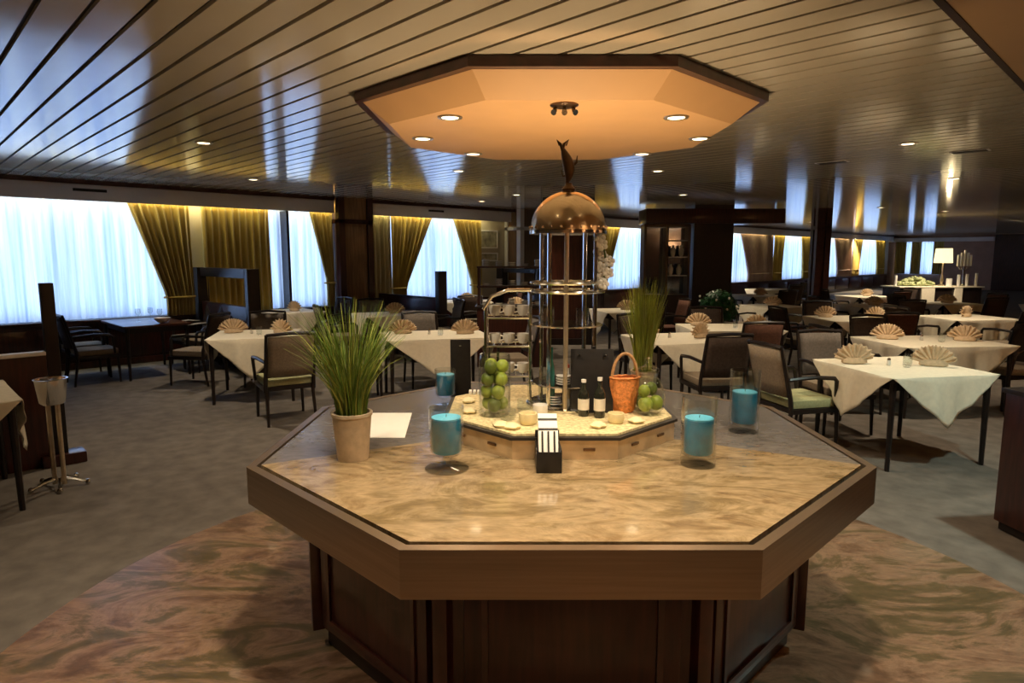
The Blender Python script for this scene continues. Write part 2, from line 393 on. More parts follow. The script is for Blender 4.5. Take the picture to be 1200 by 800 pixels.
# end window
def fn(u, v): return (-10.95 + 2.1 * u, Y1 - .1 + .03 * math.sin(u * 90), 2.5 - 1.75 * v)
tag(MB().grid(fn, 120, 4).build('sheer_curtain', SHEER), 'sheer curtain on the end wall window behind the buffet', 'curtain', 'sheer white curtains')
for xa, xb, lb in ((-11.0, -10.5, 'gold drape on the end wall nearest the room corner'), (-10.25, -9.8, 'gold drape at the middle of the end wall window'), (-9.25, -8.8, 'gold drape on the end wall nearest the buffet lamp')):
    def fn(u, v): return (xa + (xb - xa) * u, Y1 - .18 + .035 * math.sin(u * 28), 2.5 - 1.75 * v)
    tag(MB().grid(fn, 36, 4).build('drape', GOLD, solid=.004), lb, 'curtain', 'end wall drapes')
# pictures on the pale wall panel
for z0, h, lb in ((1.86, .42, 'framed picture on pale panel, the upper and larger of two'), (1.56, .2, 'small framed picture under the larger one on pale wall panel')):
    o = thing('framed_picture', lb, 'picture', (WIN, 10.2, z0), 0, 'pictures by the third window')
    m = MB()
    m.b6(.002, .03, -.32, .32, 0, .03); m.b6(.002, .03, -.32, .32, h - .03, h); m.b6(.002, .03, -.32, -.29, .03, h - .03); m.b6(.002, .03, .29, .32, .03, h - .03)
    m.build('frame', HEAD, o); MB().b6(.002, .015, -.29, .29, .03, h - .03).build('print', PICT, o)

# ------------------------------------------------------------------ partitions (posts + slotted panel), perpendicular to the windows
def partition(y, xa, xb, label, wall_post=True, H=1.47, low=.62, rail=(1.13, 1.47), slim=False):
    o = thing('partition', label, 'partition', (xa, y, 0), 0, 'low wooden partitions between window bays')
    L = xb - xa
    MB().b6(L - .11, L, -.09, .09, 0, H, .008).build('end_post', BLACKW, o)
    MB().b6(L - .2, L + .07, -.13, .13, 0, .09, .01).build('post_foot', WOOD, o)
    if wall_post: MB().b6(0.002, .2, -.09, .09, 0, H, .008).build('wall_post', BLACKW, o)
    MB().b6(.2 if wall_post else .002, L - .112, -.04, .04, .0, low, .006).build('lower_panel', WOOD, o)
    MB().b6(.2 if wall_post else .002, L - .112, -.04, .04, rail[0], rail[1], .006).build('top_rail', BLACKW if not slim else HEAD, o)
    return o
o = thing('partition', 'low dark partition with tall end post behind the cropped left table', 'partition', (-6.26, .92, 0), 0, 'low wooden partitions between window bays')
MB().b6(-.045, .045, -.045, .045, 0, 1.47, .008).build('end_post', BLACKW, o); MB().b6(-.1, .1, -.14, .16, 0, .09, .01).build('post_foot', WOOD, o)
MB().b6(-.04, .04, -3.0, -.046, 0, .90, .006).build('lower_panel', WOOD, o); MB().b6(-.05, .05, -3.0, -.046, .901, .93, .006).build('top_rail', HEAD, o)
partition(3.76, WIN + .03, -9.15, 'slotted wooden partition running from the pier between the first two windows', True, 1.5, .95, (1.36, 1.5))
partition(7.0, WIN + .43, -8.98, 'low wooden partition with tall end post beside the panelled wall column', False, 1.42, .93, (.931, .96))
partition(10.55, WIN + .03, -10.0, 'slotted wooden partition under the framed pictures', True, 1.4, .8, (1.3, 1.4))

# ------------------------------------------------------------------ ceiling soffit (octagon)
SC = vw(.33, 5.05)
so = thing('ceiling_soffit', 'peach octagonal ceiling soffit with dark wooden edge above the marble counter', 'ceiling feature', (*SC, 2.57), YAW)
pb, pt, pw = oct_pts(1.165), oct_pts(1.325), oct_pts(1.375)
MB().prism(pb, 0, .127, pt).build('sloped_body', PEACH, so, smooth=False)
m = MB(); m.prism(pw, .128, .188); m.prism(oct_pts(1.355), .120, .146) if False else None
m.build('wood_edge', DTRIM, so, smooth=False)
POWER = 2.2
LP = [(-.4, 4.34), (1.06, 4.34), (-.68, 5.1), (1.43, 5.1), (-.34, 5.85), (1.14, 5.85)]
def downlight(X, Z, z, label, group, power, spot=True, size=100, tint=(1., .80, .55), room=None, r=.064):
    x, y = room or vw(X, Z)
    o = thing('ceiling_downlight', label, 'ceiling light', (x, y, z), 0, group)
    m = MB(); m.lathe([(r + .018, 0), (r + .016, -.008), (r, -.010), (r - .008, -.004), (r - .008, 0)], 20); m.build('trim_ring', BRASSL, o)
    m = MB(); m.lathe([(r - .01, -.001), (r - .01, -.006), (0, -.008)], 20); m.build('lamp_glass', LAMPM, o)
    if power:
        lt = bpy.data.lights.new('downlight_beam', 'SPOT'); lt.energy = power * POWER; lt.color = tint; lt.spot_size = math.radians(size); lt.spot_blend = .6; lt.shadow_soft_size = .06
        lo = bpy.data.objects.new('downlight_beam', lt); col.objects.link(lo); lo.parent = o; lo.location = (0, 0, -.03)
    return o
SOFPOS = ['near corner, window side', 'near corner, aisle side', 'middle, window side', 'middle, aisle side', 'far edge, window side', 'far edge, aisle side']
for (X, Z), s_ in zip(LP, SOFPOS):
    downlight(X, Z, 2.57, 'round downlight in the peach octagon soffit, ' + s_, 'downlights in the octagon soffit', 22, size=130)
x, y = vw(.31, 4.0)
o = thing('spotlight_fitting', 'small chrome spotlight cluster under the peach octagon, near its front', 'ceiling light', (x, y, 2.57), YAW)
m = MB(); m.lathe([(.085, 0), (.085, -.006), (.07, -.012), (0, -.012)], 20); m.build('ceiling_rose', DKGOLD, o)
for k in (-1, 0, 1):
    MB().tube([(k * .05, 0, -.012), (k * .06, -.02, -.045), (k * .065, -.03, -.05)], [.010, .016, .018]).build('spot_head', CHROME, o)
DL = [((-2.96, 6.42), 'downlight in the slatted ceiling nearest the widest window', 60), ((-3.67, 9.42), 'downlight close to the window header before the narrow sheer', 60), ((-.68, 8.49), 'downlight just past the octagon soffit on window side', 60),
      ((.08, 11.74), 'downlight near the window header left of the brass dome', 70), ((1.86, 8.49), 'downlight just past the octagon soffit on aisle side', 60), ((3.03, 11.74), 'downlight above the dark wall core', 70),
      ((3.83, 6.47), 'downlight above the front cloth table with hanging triangle', 75), ((8.26, 14.79), 'far downlight beyond the slim reddish column', 110)]
for (X, Z), lb, p in DL: downlight(X, Z, CEIL, lb, 'downlights in the slatted ceiling', p)
# fill downlights added above and behind the camera for brightness, out of the picture
HID = [(-.55, 2.2, 66), (1.0, 2.15, 66), (.25, 1.5, 50), (-2.2, 1.9, 45), (-4.5, 3.6, 25)]
for X, Z, p in HID: downlight(X, Z, CEIL if vw(X, Z)[0] < XE else CEIL - .012, 'added round fill downlight above the camera', 'fill downlights added above the camera', p)
downlight(3.45, 3.55, CEIL - .012, 'cool white fill downlight added in the entrance ceiling out of the picture', 'fill downlights added above the camera', 75, size=130, tint=(.80, 1., .86))  # unseen cool lamp added to light the hanging cloth and nearby floor
FAR = [(6.2, 9.3, 90), (5.2, 18.5, 170), (10.5, 16.0, 190), (9.5, 21, 190), (-.6, 13.1, 40), (7.5, 25, 220), (13.5, 23, 130), (16.5, 31, 260), (11.5, 30, 260)]  # extra downlights added to brighten the far end of the room
for X, Z, p in FAR: downlight(X, Z, CEIL if vw(X, Z)[0] < XE else CEIL - .012, 'small added fill downlight over the far tables', 'added distant fill downlights', p)
for (X, Z, lb) in ((4.75, 6.93, 'square air grille in the ceiling above the front cloth tables, the nearer'), (3.71, 7.73, 'square air grille in the ceiling, the one closer to the octagon')):
    x, y = vw(X, Z); o = thing('air_grille', lb, 'air vent', (x, y, CEIL), 0, 'ceiling air grilles')
    m = MB(); m.b6(-.17, .17, -.07, .07, -.006, 0, .002); m.build('frame', HEAD, o)
    m = MB(); [m.b6(-.15, .15, -.055 + k * .024, -.043 + k * .024, -.011, -.006) for k in range(5)]; m.build('slat', GROOVE, o)

# ------------------------------------------------------------------ counter island
CC = (.2, 3.05); IC = vw(*CC)
isl = thing('counter_island', 'large octagonal marble counter with bronze rim on a mahogany base', 'counter', (*IC, 0), YAW)
TOP = .84; RIM = 1.27
m = MB(); m.prism(oct_pts(1.03), 0.10, .70)
m.build('base_body', WOOD, isl, smooth=False)
MB().prism(oct_pts(1.0), 0.007, .10).build('plinth', BLACKW, isl, smooth=False)
for k in range(8):
    a = k * PI / 4; n = Vector((math.cos(a), math.sin(a), 0)); t = Vector((-n.y, n.x, 0))
    m = MB(); hw = .36
    m.box((*(n * 1.04).to_2d(), .40), (.028, hw * 2, .54), rz=a, bev=.008)
    o = m.build('base_panel', WOOD, isl)
    m = MB()
    for s in (-1, 1): m.box((*(n * 1.057 + t * s * .29).to_2d(), .40), (.012, .02, .46), rz=a)
    for z in (.18, .62): m.box((*(n * 1.057).to_2d(), z), (.012, .56, .02), rz=a)
    m.build('moulding', DTRIM, o)
    q = oct_pts(1.035)[k]; m = MB(); m.box((q[0], q[1], .39), (.055, .055, .6), rz=a + PI / 8, bev=.006); m.build('corner_post', DTRIM, isl)
def ring(m, o0, i0, z0, o1, i1, z1):
    A, B = oct_pts(o0), oct_pts(i0); C_, D = oct_pts(o1), oct_pts(i1)
    for k in range(8):
        j = (k + 1) % 8
        va = [m.bm.verts.new((*p, z)) for p, z in ((A[k], z0), (A[j], z0), (C_[j], z1), (C_[k], z1), (B[k], z0), (B[j], z0), (D[j], z1), (D[k], z1))]
        for f in ((0, 1, 2, 3), (4, 7, 6, 5), (3, 2, 6, 7), (0, 4, 5, 1)): m.bm.faces.new([va[i] for i in f])
    return m
m = ring(MB(), RIM, RIM - .035, .685, RIM, RIM - .035, .838)
bmesh.ops.remove_doubles(m.bm, verts=m.bm.verts, dist=.0005)
m.build('bronze_rim', BRONZE, isl, smooth=False)
MB().prism(oct_pts(RIM - .036), .69, .815).build('substrate', GROOVE, isl, smooth=False)
TRAY = .53; TY = .09                       # tray sits a little behind the middle
def slab(ks, name, mm):
    m = MB(); A = oct_pts(RIM - .052); B = oct_pts(TRAY - .02)
    B = [(p[0] + .02, p[1] + TY) for p in B]
    for k in ks:
        j = (k + 1) % 8
        q = [B[k], A[k], A[j], B[j]]
        m.prism(q, .8155, TOP)
    bmesh.ops.remove_doubles(m.bm, verts=m.bm.verts, dist=.0005)
    return m.build(name, mm, isl, smooth=False)
# edges k -> k+1; edge facing the camera is k=5 (angle -90 deg)
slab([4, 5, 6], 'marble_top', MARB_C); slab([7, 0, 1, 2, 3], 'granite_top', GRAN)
m = MB(); m.prism([(p[0] + .02, p[1] + TY) for p in oct_pts(TRAY)], .8405, .925); tr = m.build('raised_plinth', BRASSL, isl, smooth=False)
m = MB(); m.prism([(p[0] + .02, p[1] + TY) for p in oct_pts(TRAY + .012)], .9255, .938); m.build('plinth_lip', GROOVE, tr, smooth=False)
m = MB(); m.prism([(p[0] + .02, p[1] + TY) for p in oct_pts(TRAY - .012)], .9385, .948); m.build('sand_bed', SAND, isl, smooth=False)
for k in (4, 5, 6):
    a = (k - 4) * PI / 4 + PI + PI / 4; n = Vector((math.cos(a), math.sin(a), 0)); t = Vector((-n.y, n.x, 0))
    for s in (-.1, .1):
        m = MB(); p = n * (TRAY + .004) + t * s; m.box((p.x + .02, p.y + TY, .885), (.006, .05, .012), rz=a, bev=.002)
        m.build('inlay_mark', DKGOLD, tr)
TB = .949                                   # height of the tray bed
def V3(X, Z, z): return (*vw(X, Z), z)

# ------------------------------------------------------------------ domed drinks tower
tw = thing('drinks_tower', 'chrome drinks tower with a brass dome and leaping fish finial on the counter', 'drinks tower', V3(.27, 3.16, TB), YAW)
zb = TB
MB().lathe([(.2, 0), (.2, .012), (.19, .018), (0, .018)], 28).build('base_plate', CHROME, tw)
for k in range(4):
    a = PI / 4 + k * PI / 2 + .12; MB().tube([(.155 * math.cos(a), .155 * math.sin(a), .018), (.155 * math.cos(a), .155 * math.sin(a), 1.8 - zb)], .0105, 8).build('pole', CHROME, tw)
MB().tube([(-.02, -.17, .0), (-.02, -.17, 1.80 - zb)], .011, 8).build('pole', BRASSL, tw)
def hoop(r, z, th=.008): return MB().tube([(r * math.cos(q * PI / 16), r * math.sin(q * PI / 16), z - zb) for q in range(32)], th, 6, True)
for r, z in ((.176, 1.553), (.176, 1.512)): hoop(r, z).build('rail_ring', CHROME, tw)
MB().lathe([(.185, 1.785 - zb), (.185, 1.80 - zb), (0, 1.80 - zb)], 32).build('dome_plate', CHROME, tw)
for z in (1.345, 1.06):
    MB().lathe([(.17, z - zb), (.175, z + .004 - zb), (.17, z + .008 - zb), (0, z + .008 - zb)], 28).build('shelf', CHROME, tw)
prof = [(.182 * math.cos(t * PI / 2 / 10), 1.802 - zb + .185 * math.sin(t * PI / 2 / 10)) for t in range(10)] + [(.012, 1.988 - zb)]
dm = MB().lathe(prof, 36).build('dome', BRASS, tw)
m = MB()
for k in range(24): a = 2 * PI * k / 24; m.ball((.183 * math.cos(a), .183 * math.sin(a), 1.815 - zb), .007, seg=6)
m.build('bead_row', CHROME, dm)
# leaping fish finial: body curved upward with tail and fins
fi = MB(); zz = 1.985 - zb
fi.lathe([(.03, zz), (.034, zz + .012), (.018, zz + .028), (.016, zz + .04)], 14)
pts = []; rr = []
for i in range(15):
    t = i / 14; pts.append((-.018 + .02 * math.sin(t * 3.4 + .4), 0, zz + .035 + .165 * t)); rr.append(.006 + .022 * math.sin(PI * min(1, (1 - t) * .93 + .05)) ** 1.1)
fi.tube(pts, rr, 10)
top = pts[-1]
for s in (-1, 1):
    P0 = Vector(top); q = [P0 + Vector((0, .004 * s, -.02)), P0 + Vector((.008 * s - .002, 0, .02)), P0 + Vector((.028 * s, 0, .04)), P0 + Vector((.016 * s, 0, .012))]
    fi.tube(q, [.006, .007, .003, .004], 6)
fi.tube([pts[6], Vector(pts[6]) + Vector((.035, 0, .03)), Vector(pts[6]) + Vector((.038, 0, .06))], [.01, .006, .002], 6)
fi.tube([pts[4], Vector(pts[4]) + Vector((-.03, 0, -.012)), Vector(pts[4]) + Vector((-.038, 0, .02))], [.008, .005, .002], 6)
fi.build('fish_finial', DKGOLD, tw)
# chrome rack wing reaching out to the left of the tower
rk = thing('bottle_rack', 'low chrome wire rack standing beside the tower under its left rail', 'rack', V3(.0, 3.26, TB), YAW)
for sx, sy in ((-.13, -.09), (.09, -.09), (-.13, .09), (.09, .09)):
    h = 1.50 - zb if sx > 0 else 1.43 - zb
    MB().tube([(sx, sy, 0), (sx, sy, h)], .008, 8).build('upright', CHROME, rk)
for z in (.14, .29, .43):
    m = MB(); m.tube([(-.13, -.09, z), (.09, -.09, z), (.09, .09, z), (-.13, .09, z)], .006, 6, True)
    for k in range(5): m.tube([(-.09 + k * .036, -.09, z), (-.09 + k * .036, .09, z)], .003, 5)
    m.build('wire_shelf', CHROME, rk)
MB().tube([(-.14, -.09, 1.42 - zb), (-.1, -.09, 1.485 - zb), (-.02, -.09, 1.515 - zb), (.1, -.09, 1.516 - zb)], .009, 8).build('top_rail', CHROME, rk)

def glass_profile(r, h, t=.004): return [(r * .8, 0), (r, .01), (r * 1.02, h), (r * 1.02 - t, h), (r - t, .016), (0, .014)]
# tumblers and cups on the rack shelves and tower shelf
base = V3(.0, 3.26, TB)
def at_rack(dx, dy, z): x, y = vw(0 + dx, 3.26 + dy); return (x, y, TB + z)
def cup_mesh(name, loc, label, cat, grp, r=.032, h=.05, m_=WHITEC, handle=True):
    o = thing(name, label, cat, loc, YAW + random.uniform(-.5, .5), grp)
    MB().lathe([(r * .6, 0), (r * .85, h * .3), (r, h), (r - .004, h), (r * .8, h * .32), (0, h * .12)], 16).build('bowl', m_, o)
    if handle: MB().tube([(r * .9, 0, h * .8), (r * 1.45, 0, h * .75), (r * 1.45, 0, h * .4), (r * .85, 0, h * .3)], .004, 6).build('handle', m_, o)
    return o
LV = {.147: 'lowest', .297: 'middle', .437: 'top'}
SP = ['window end', 'centre', 'tower end']
for z in (.147, .297, .437):
    for i, dx in enumerate((-.085, -.015, .055)):
        cup_mesh('coffee_cup', at_rack(dx, -.02, z), 'white cup on the %s shelf of the chrome rack, %s' % (LV[z], SP[i]), 'cup', 'cups on the chrome rack')
def bottle(loc, h, r, m_, label, group, lab=True, cap=WHITEC):
    o = thing('bottle', label, 'bottle', loc, YAW, group)
    MB().lathe([(r * .9, 0), (r, .008), (r, h * .58), (r * .8, h * .68), (r * .38, h * .78), (r * .36, h * .95), (0, h * .95)], 16).build('body', m_, o)
    MB().lathe([(r * .45, h * .92), (r * .45, h), (0, h)], 12).build('cap', cap, o)
    if lab: MB().lathe([(r * 1.02, h * .18), (r * 1.02, h * .48)], 16).build('paper_label', LABELM, o)
    return o
def tb(X, Z, z=TB): return V3(X, Z, z)
bottle(tb(.33, 2.93), .17, .026, BOTTLE, 'short dark bottle in front of the black wine list, window side', 'bottles on the raised tray')
bottle(tb(.40, 2.90), .185, .026, BOTTLE, 'short dark bottle in front of the black wine list, aisle side', 'bottles on the raised tray')
bottle(tb(.19, 3.06, TB + .019 if False else TB), .30, .016, TEAL, 'slim teal bottle beside the centre of tower base', 'bottles on the raised tray', False, TEAL)
bottle(tb(.265, 3.06, TB + .018), .2, .024, WHITEC, 'white bottle standing on the tower base plate', 'bottles on the raised tray', True, REDM)
for i, (X, Z, r, h, mm, lb) in enumerate([(-.02, 2.86, .038, .045, GLASS, 'clear glass dish on the raised tray by the green fruit jar'), (.07, 2.78, .04, .05, CREAM, 'cream candle dish at the front of the raised tray, left of card holder'), (.13, 2.92, .035, .055, WHITEC, 'white china bowl before the tower base'), (.46, 2.8, .036, .045, CREAM, 'cream candle dish before the orange basket'), (.06, 3.0, .036, .06, GLASS, 'clear glass bowl between fruit jar and tower')]):
    o = MB().lathe([(r * .75, 0), (r, h * .3), (r, h), (r * .9, h), (r * .85, h * .3), (0, h * .25)], 18).build('dish', mm, None, tb(X, Z), 0)
    tag(o, lb, 'dish', 'small dishes on the raised tray')
for i, (X, Z) in enumerate([(-.2, 2.98), (-.05, 2.73), (.16, 2.71), (.37, 2.72), (.55, 2.80), (.62, 3.05), (-.22, 3.2), (.0, 2.70)]):
    m = MB(); m.lathe([(.0, 0), (.03, .004), (.034, .012), (.02, .024), (0, .028)], 12, wob=lambda a, z: 1 + .18 * math.cos(5 * a))
    tag(m.build('sea_shell', CREAM, None, tb(X, Z), i), 'small cream shell lying on sand of the raised tray', 'shell', 'shells scattered on the tray sand')
for k, (a, z) in enumerate(((3.4, .019), (4.1, .019), (5.1, .019), (5.8, .019), (3.6, 1.06 + .009 - TB), (4.5, 1.06 + .009 - TB), (5.4, 1.06 + .009 - TB), (3.7, 1.345 + .009 - TB), (5.3, 1.345 + .009 - TB))):
    X, Z = .27 + .115 * math.cos(a), 3.16 + .115 * math.sin(a)
    lv = ('base plate', 'middle shelf', 'upper shelf')[0 if k < 4 else (1 if k < 7 else 2)]
    nm = (('window end', 'near window end', 'near aisle end', 'aisle end'), ('window end', 'middle', 'aisle end'), ('window side', 'aisle side'))[0 if k < 4 else (1 if k < 7 else 2)][k if k < 4 else (k - 4 if k < 7 else k - 7)]
    if k in (1, 2, 5):
        m = MB()
        for q in range(4): m.lathe([(.02, q * .012), (.036, q * .012 + .008), (.036, q * .012 + .011), (0, q * .012 + .011)], 16)
        tag(m.build('saucer_stack', WHITEC, None, tb(X, Z, TB + z)), 'small stack of white saucers on the tower %s, %s' % (lv, nm), 'crockery', 'tableware on the drinks tower')
    else:
        tag(MB().lathe(glass_profile(.03, .085, .003), 18).build('drinking_glass', GLASS, None, tb(X, Z, TB + z)), 'clear tumbler on the drinks tower %s, %s' % (lv, nm), 'glass', 'tableware on the drinks tower')
# red tea box behind the front-left candle
o = thing('tea_box', 'little red tea box beside the standing black menu card', 'box', V3(-.19, 3.42, TOP), YAW)
MB().b6(-.05, .05, -.035, .035, 0, .1, .004).build('carton', REDM, o); m = MB(); [m.b6(-.04 + k * .022, -.026 + k * .022, -.025, .025, .1, .125) for k in range(4)]; m.build('sachets', PAPER, o)
# orchid spray on the upper rails
o = thing('orchid_spray', 'spray of white orchids hanging at the aisle side of the tower under its dome', 'flower', V3(.42, 3.10, 1.52), YAW)
m = MB(); sp = [(.0, 0, .0), (.02, -.02, .08), (.018, -.03, .16), (0, -.035, .24)]; m.tube(sp, .004, 6); m.build('stem', STEM, o)
for k in range(9):
    m = MB(); c = Vector((.012 + random.uniform(-.028, .028), -.03 + random.uniform(-.02, .015), .03 + .026 * k))
    for q in range(5):
        a = q * 2 * PI / 5 + k; d = Vector((math.cos(a), -.25, math.sin(a)))
        m.ball(c + d * .016, .013, (1, .35, 1), 8)
    m.ball(c + Vector((0, -.008, 0)), .006, seg=6); m.build('blossom', PETAL, o)
# black menu boards
def board(name, label, X, Z, z, w_, h, rz=0., grp='black menu boards on the counter'):
    o = thing(name, label, 'menu', V3(X, Z, z), YAW + rz, grp)
    MB().box((0, h * .07, h / 2), (w_, .008, h), bev=.003, rx=-.14).build('cover', BLACK, o)
    MB().box((0, h * .2, h * .42), (w_ * .5, .006, h * .84), rx=.12, bev=.002).build('easel_flap', BLACK, o)
    for s in ((-.3, .3) if w_ > .15 else (0,)):
        MB().lathe([(.007, 0), (.007, .004), (.003, .005), (.003, .0)], 10, (s * w_, h * .07 + .062 * h / .3 * 0 - .012 + h * .055, h * .9)).build('ring', CHROME, o)
    return o
board('menu_card', 'tall narrow black menu card standing behind the nearer footed blue candle', -.29, 3.62, TOP, .115, .37, .1)
board('menu_board', 'wide black wine list standing on tray beside the orange basket', .375, 2.98, TB, .2, .30, -.05)
# fruit jars
def jar(X, Z, r, h, label, fruits, mm, z=TB, lid=False):
    o = thing('fruit_jar', label, 'jar', V3(X, Z, z), YAW, 'glass jars of fruit on the tray')
    t = .004
    if lid: pr = [(r * .6, 0), (r, .03), (r * 1.08, h * .45), (r * .75, h * .8), (r * .55, h * .86), (r * .62, h), (r * .62 - t, h), (r * .55 - t, h * .86), (r * .75 - t, h * .8), (r * 1.08 - t, h * .45), (r - t, .034), (0, .01)]
    else: pr = [(r * .85, 0), (r, .015), (r, h * .9), (r * .92, h), (r * .92 - t, h), (r - t, h * .9), (r - t, .02), (0, .012)]
    MB().lathe(pr, 24).build('glass', GLASS, o)
    if lid: MB().lathe([(r * .66, h + .001), (r * .66, h + .012), (.02, h + .03), (.012, h + .045), (.02, h + .06), (0, h + .07)], 16).build('lid', GLASS, o)
    return o
def fruit(X, Z, z, r, m_, label, group):
    o = thing('lime', label, 'fruit', V3(X, Z, z), random.uniform(0, 6), group)
    MB().ball((0, 0, 0), r, (1, 1, 1.08), 14).build('skin', m_, o); MB().lathe([(.004, r * 1.04), (.005, r * 1.1), (0, r * 1.12)], 6).build('stalk', STEM, o)
jar(-.08, 2.95, .074, .285, 'straight glass jar packed with green fruit beside the footed blue candle', 8, LIME)
for z, n, r in ((.053, 3, .031), (.112, 3, .031), (.171, 3, .031), (.229, 3, .030)):
    for k in range(n):
        a = k * 2 * PI / n + z * 9; fruit(-.08 + .036 * math.cos(a), 2.95 + .036 * math.sin(a), TB + z, r, (LIME, LIMED, LIME)[(k + int(z * 40)) % 3], 'green fruit packed inside the straight glass jar', 'fruit in the straight glass jar')
jar(.635, 2.97, .075, .2, 'bulbous lidded glass jar with limes at the aisle side of tray', 5, LIMED, lid=True)
for k, (a, z, r) in enumerate(((0, .052, .034), (2.1, .052, .033), (4.2, .053, .034), (1., .112, .03), (4., .114, .028))): fruit(.635 + .038 * math.cos(a), 2.97 + .038 * math.sin(a), TB + z, r, LIMED if k % 2 else LIME, 'lime inside the bulbous lidded glass jar', 'limes in the lidded glass jar')
# orange basket
o = thing('orange_basket', 'orange wicker handbag basket with arched handle on the raised tray', 'basket', V3(.53, 3.0, TB), YAW + .15)
MB().lathe([(.04, 0), (.05, .01), (.066, .08), (.072, .165), (.066, .165), (.058, .08), (.04, .02), (0, .016)], 24, sq=(1, .62), wob=lambda a, z: 1 + .03 * math.cos(14 * a)).build('woven_body', ORANGE, o)
MB().tube([(.062 * math.cos(t * PI / 12), .0, .16 + .12 * math.sin(t * PI / 12)) for t in range(13)], .0075, 8).build('handle', mat('tan_wicker', (.45, .25, .11), .6, var=.3, scale=60), o)
m = MB(); [m.tube([(.07 * math.cos(q * PI / 12), .0435 * math.sin(q * PI / 12), .165 + .003 * (q % 2)) for q in range(24)], .006, 6, True)]; m.build('rim_braid', ORANGE, o)
# front holder with cards
o = thing('card_holder', 'open black box of white cards at the front edge of the tray', 'card holder', V3(.145, 2.49, TOP), YAW)
m = MB(); m.b6(-.05, .05, -.05, -.044, 0, .085, .002); m.b6(-.05, .05, .114, .12, 0, .13, .002); m.b6(-.05, -.044, -.044, .114, 0, .09, .002); m.b6(.044, .05, -.044, .114, 0, .09, .002); m.b6(-.044, .044, -.044, .114, 0, .006)
m.build('box', BLACK, o)
for k in range(8):
    MB().box((0, .012 + k * .0125, .088 + k * .007), (.078, .004, .13), rx=-.42, bev=.001).build('card', PAPER if k % 2 == 0 else (BLACK if k % 4 == 1 else PAPER), o)
m = MB()
for k in (-1, 0, 1): m.box((k * .024, .0075, .089), (.007, .002, .126), rx=-.42)
m.build('stripe', BLACK, o)
# loose paper sheet
m = MB(); A = [(-.76, 3.42), (-.54, 3.42), (-.50, 2.94), (-.685, 2.94)]
ax, ay = vw(-.63, 3.18); pts = [(vw(*p)[0] - ax, vw(*p)[1] - ay) for p in A]; m.prism(pts, 0, .0016)
tag(m.build('paper_sheet', PAPER, None, (ax, ay, TOP + .0005), smooth=False), 'blank white paper sheet lying on counter behind the potted grass', 'paper')
# blue candle glasses
def candle(X, Z, label, footed, r=.055, h=.25, zb_=.07, zt_=.2):
    o = thing('candle_glass', label, 'candle', V3(X, Z, TOP), YAW, 'blue candles in clear glasses')
    t = .004
    if footed: pr = [(.088, 0), (.088, .005), (.02, .012), (.016, .03), (.022, .05), (r * .9, .062), (r + .006, .08), (r + .010, h), (r + .006, h), (r + .002, .084), (r * .85, .068), (0, .062)]
    else: pr = [(r + .008, 0), (r + .012, .008), (r + .012, h), (r + .008, h), (r + .008, zb_ - .004), (0, zb_ - .006)]
    MB().lathe(pr, 28).build('glass', GLASS, o)
    MB().lathe([(r * .9, zb_), (r, zb_ + .008), (r, zt_), (0, zt_ - .002)], 28).build('wax', BLUE, o)
    MB().lathe([(r * .98, zt_ + .0005), (r * .98, zt_ + .006), (0, zt_ + .006)], 24).build('wax_rim', BLUEF, o)
    MB().tube([(0, 0, zt_ + .004), (.001, 0, zt_ + .016)], .0015, 6).build('wick', BLACK, o)
candle(-.26, 2.50, 'blue candle in a footed clear glass, nearest the potted grass', True, .060, .255, .07, .205)
candle(-.37, 3.55, 'blue candle in footed clear glass standing behind, beside the tall black menu card', True, .05, .22, .075, .185)
candle(.755, 2.55, 'blue candle in a straight clear tumbler on lit marble before the lidded jar', False, .058, .28, .05, .19)
candle(1.12, 3.06, 'blue candle in a straight clear tumbler on grey granite, set furthest aside', False, .058, .30, .045, .19)
# potted grasses
def grass_pot(X, Z, z, label, hp, rp, n, hl, spread, mm, yel=.0):
    o = thing('potted_grass', label, 'plant', V3(X, Z, z), YAW, 'potted ornamental grasses on the counter')
    MB().lathe([(rp * .78, 0), (rp * .8, .006), (rp, hp * .93), (rp * 1.06, hp * .94), (rp * 1.06, hp), (rp * .92, hp), (rp * .9, hp * .9), (0, hp * .9)], 28).build('pot', CLAY, o)
    MB().lathe([(rp * .89, hp * .905), (rp * .8, hp * .93), (0, hp * .95)], 18).build('soil', SOIL, o)
    for part, mat_, cnt, seed in (('green_blades', mm, n, 1), ('yellow_blades', GRASSY, int(n * yel), 2)):
        rnd = random.Random(seed + n); m = MB()
        for i in range(cnt):
            a = rnd.uniform(0, 2 * PI); r0 = rp * .75 * math.sqrt(rnd.random()); L = hl * rnd.uniform(.6, 1.05); out = spread * rnd.uniform(.1, 1.) ** .8
            p0 = Vector((r0 * math.cos(a), r0 * math.sin(a), hp * .93)); d = Vector((math.cos(a + rnd.uniform(-.5, .5)), math.sin(a + rnd.uniform(-.5, .5)), 0))
            wd = rnd.uniform(.0022, .0042); sd = Vector((-math.sin(a * 3 + i), math.cos(a * 3 + i), 0)); prev = None
            for k in range(6):
                t = k / 5; p = p0 + d * (out * t ** 1.7) + Vector((0, 0, L * t - out * .35 * t ** 3)); w_ = wd * (1 - .85 * t)
                cur = (m.bm.verts.new(p - sd * w_), m.bm.verts.new(p + sd * w_))
                if prev: m.bm.faces.new((prev[0], prev[1], cur[1], cur[0]))
                prev = cur
        ob = m.build(part, mat_, o)
grass_pot(-.665, 2.63, TOP, 'tall green grass in a sandstone pot on lit marble', .2, .08, 420, .49, .21, GRASS, .28)
grass_pot(.74, 3.62, TOP, 'tall yellow green grass in a pot behind the orange basket', .2, .065, 240, .53, .10, mat('lime_grass_blade', (.27, .33, .055), .55, var=.4, scale=18, stretch=(1, 1, .3)), .8)

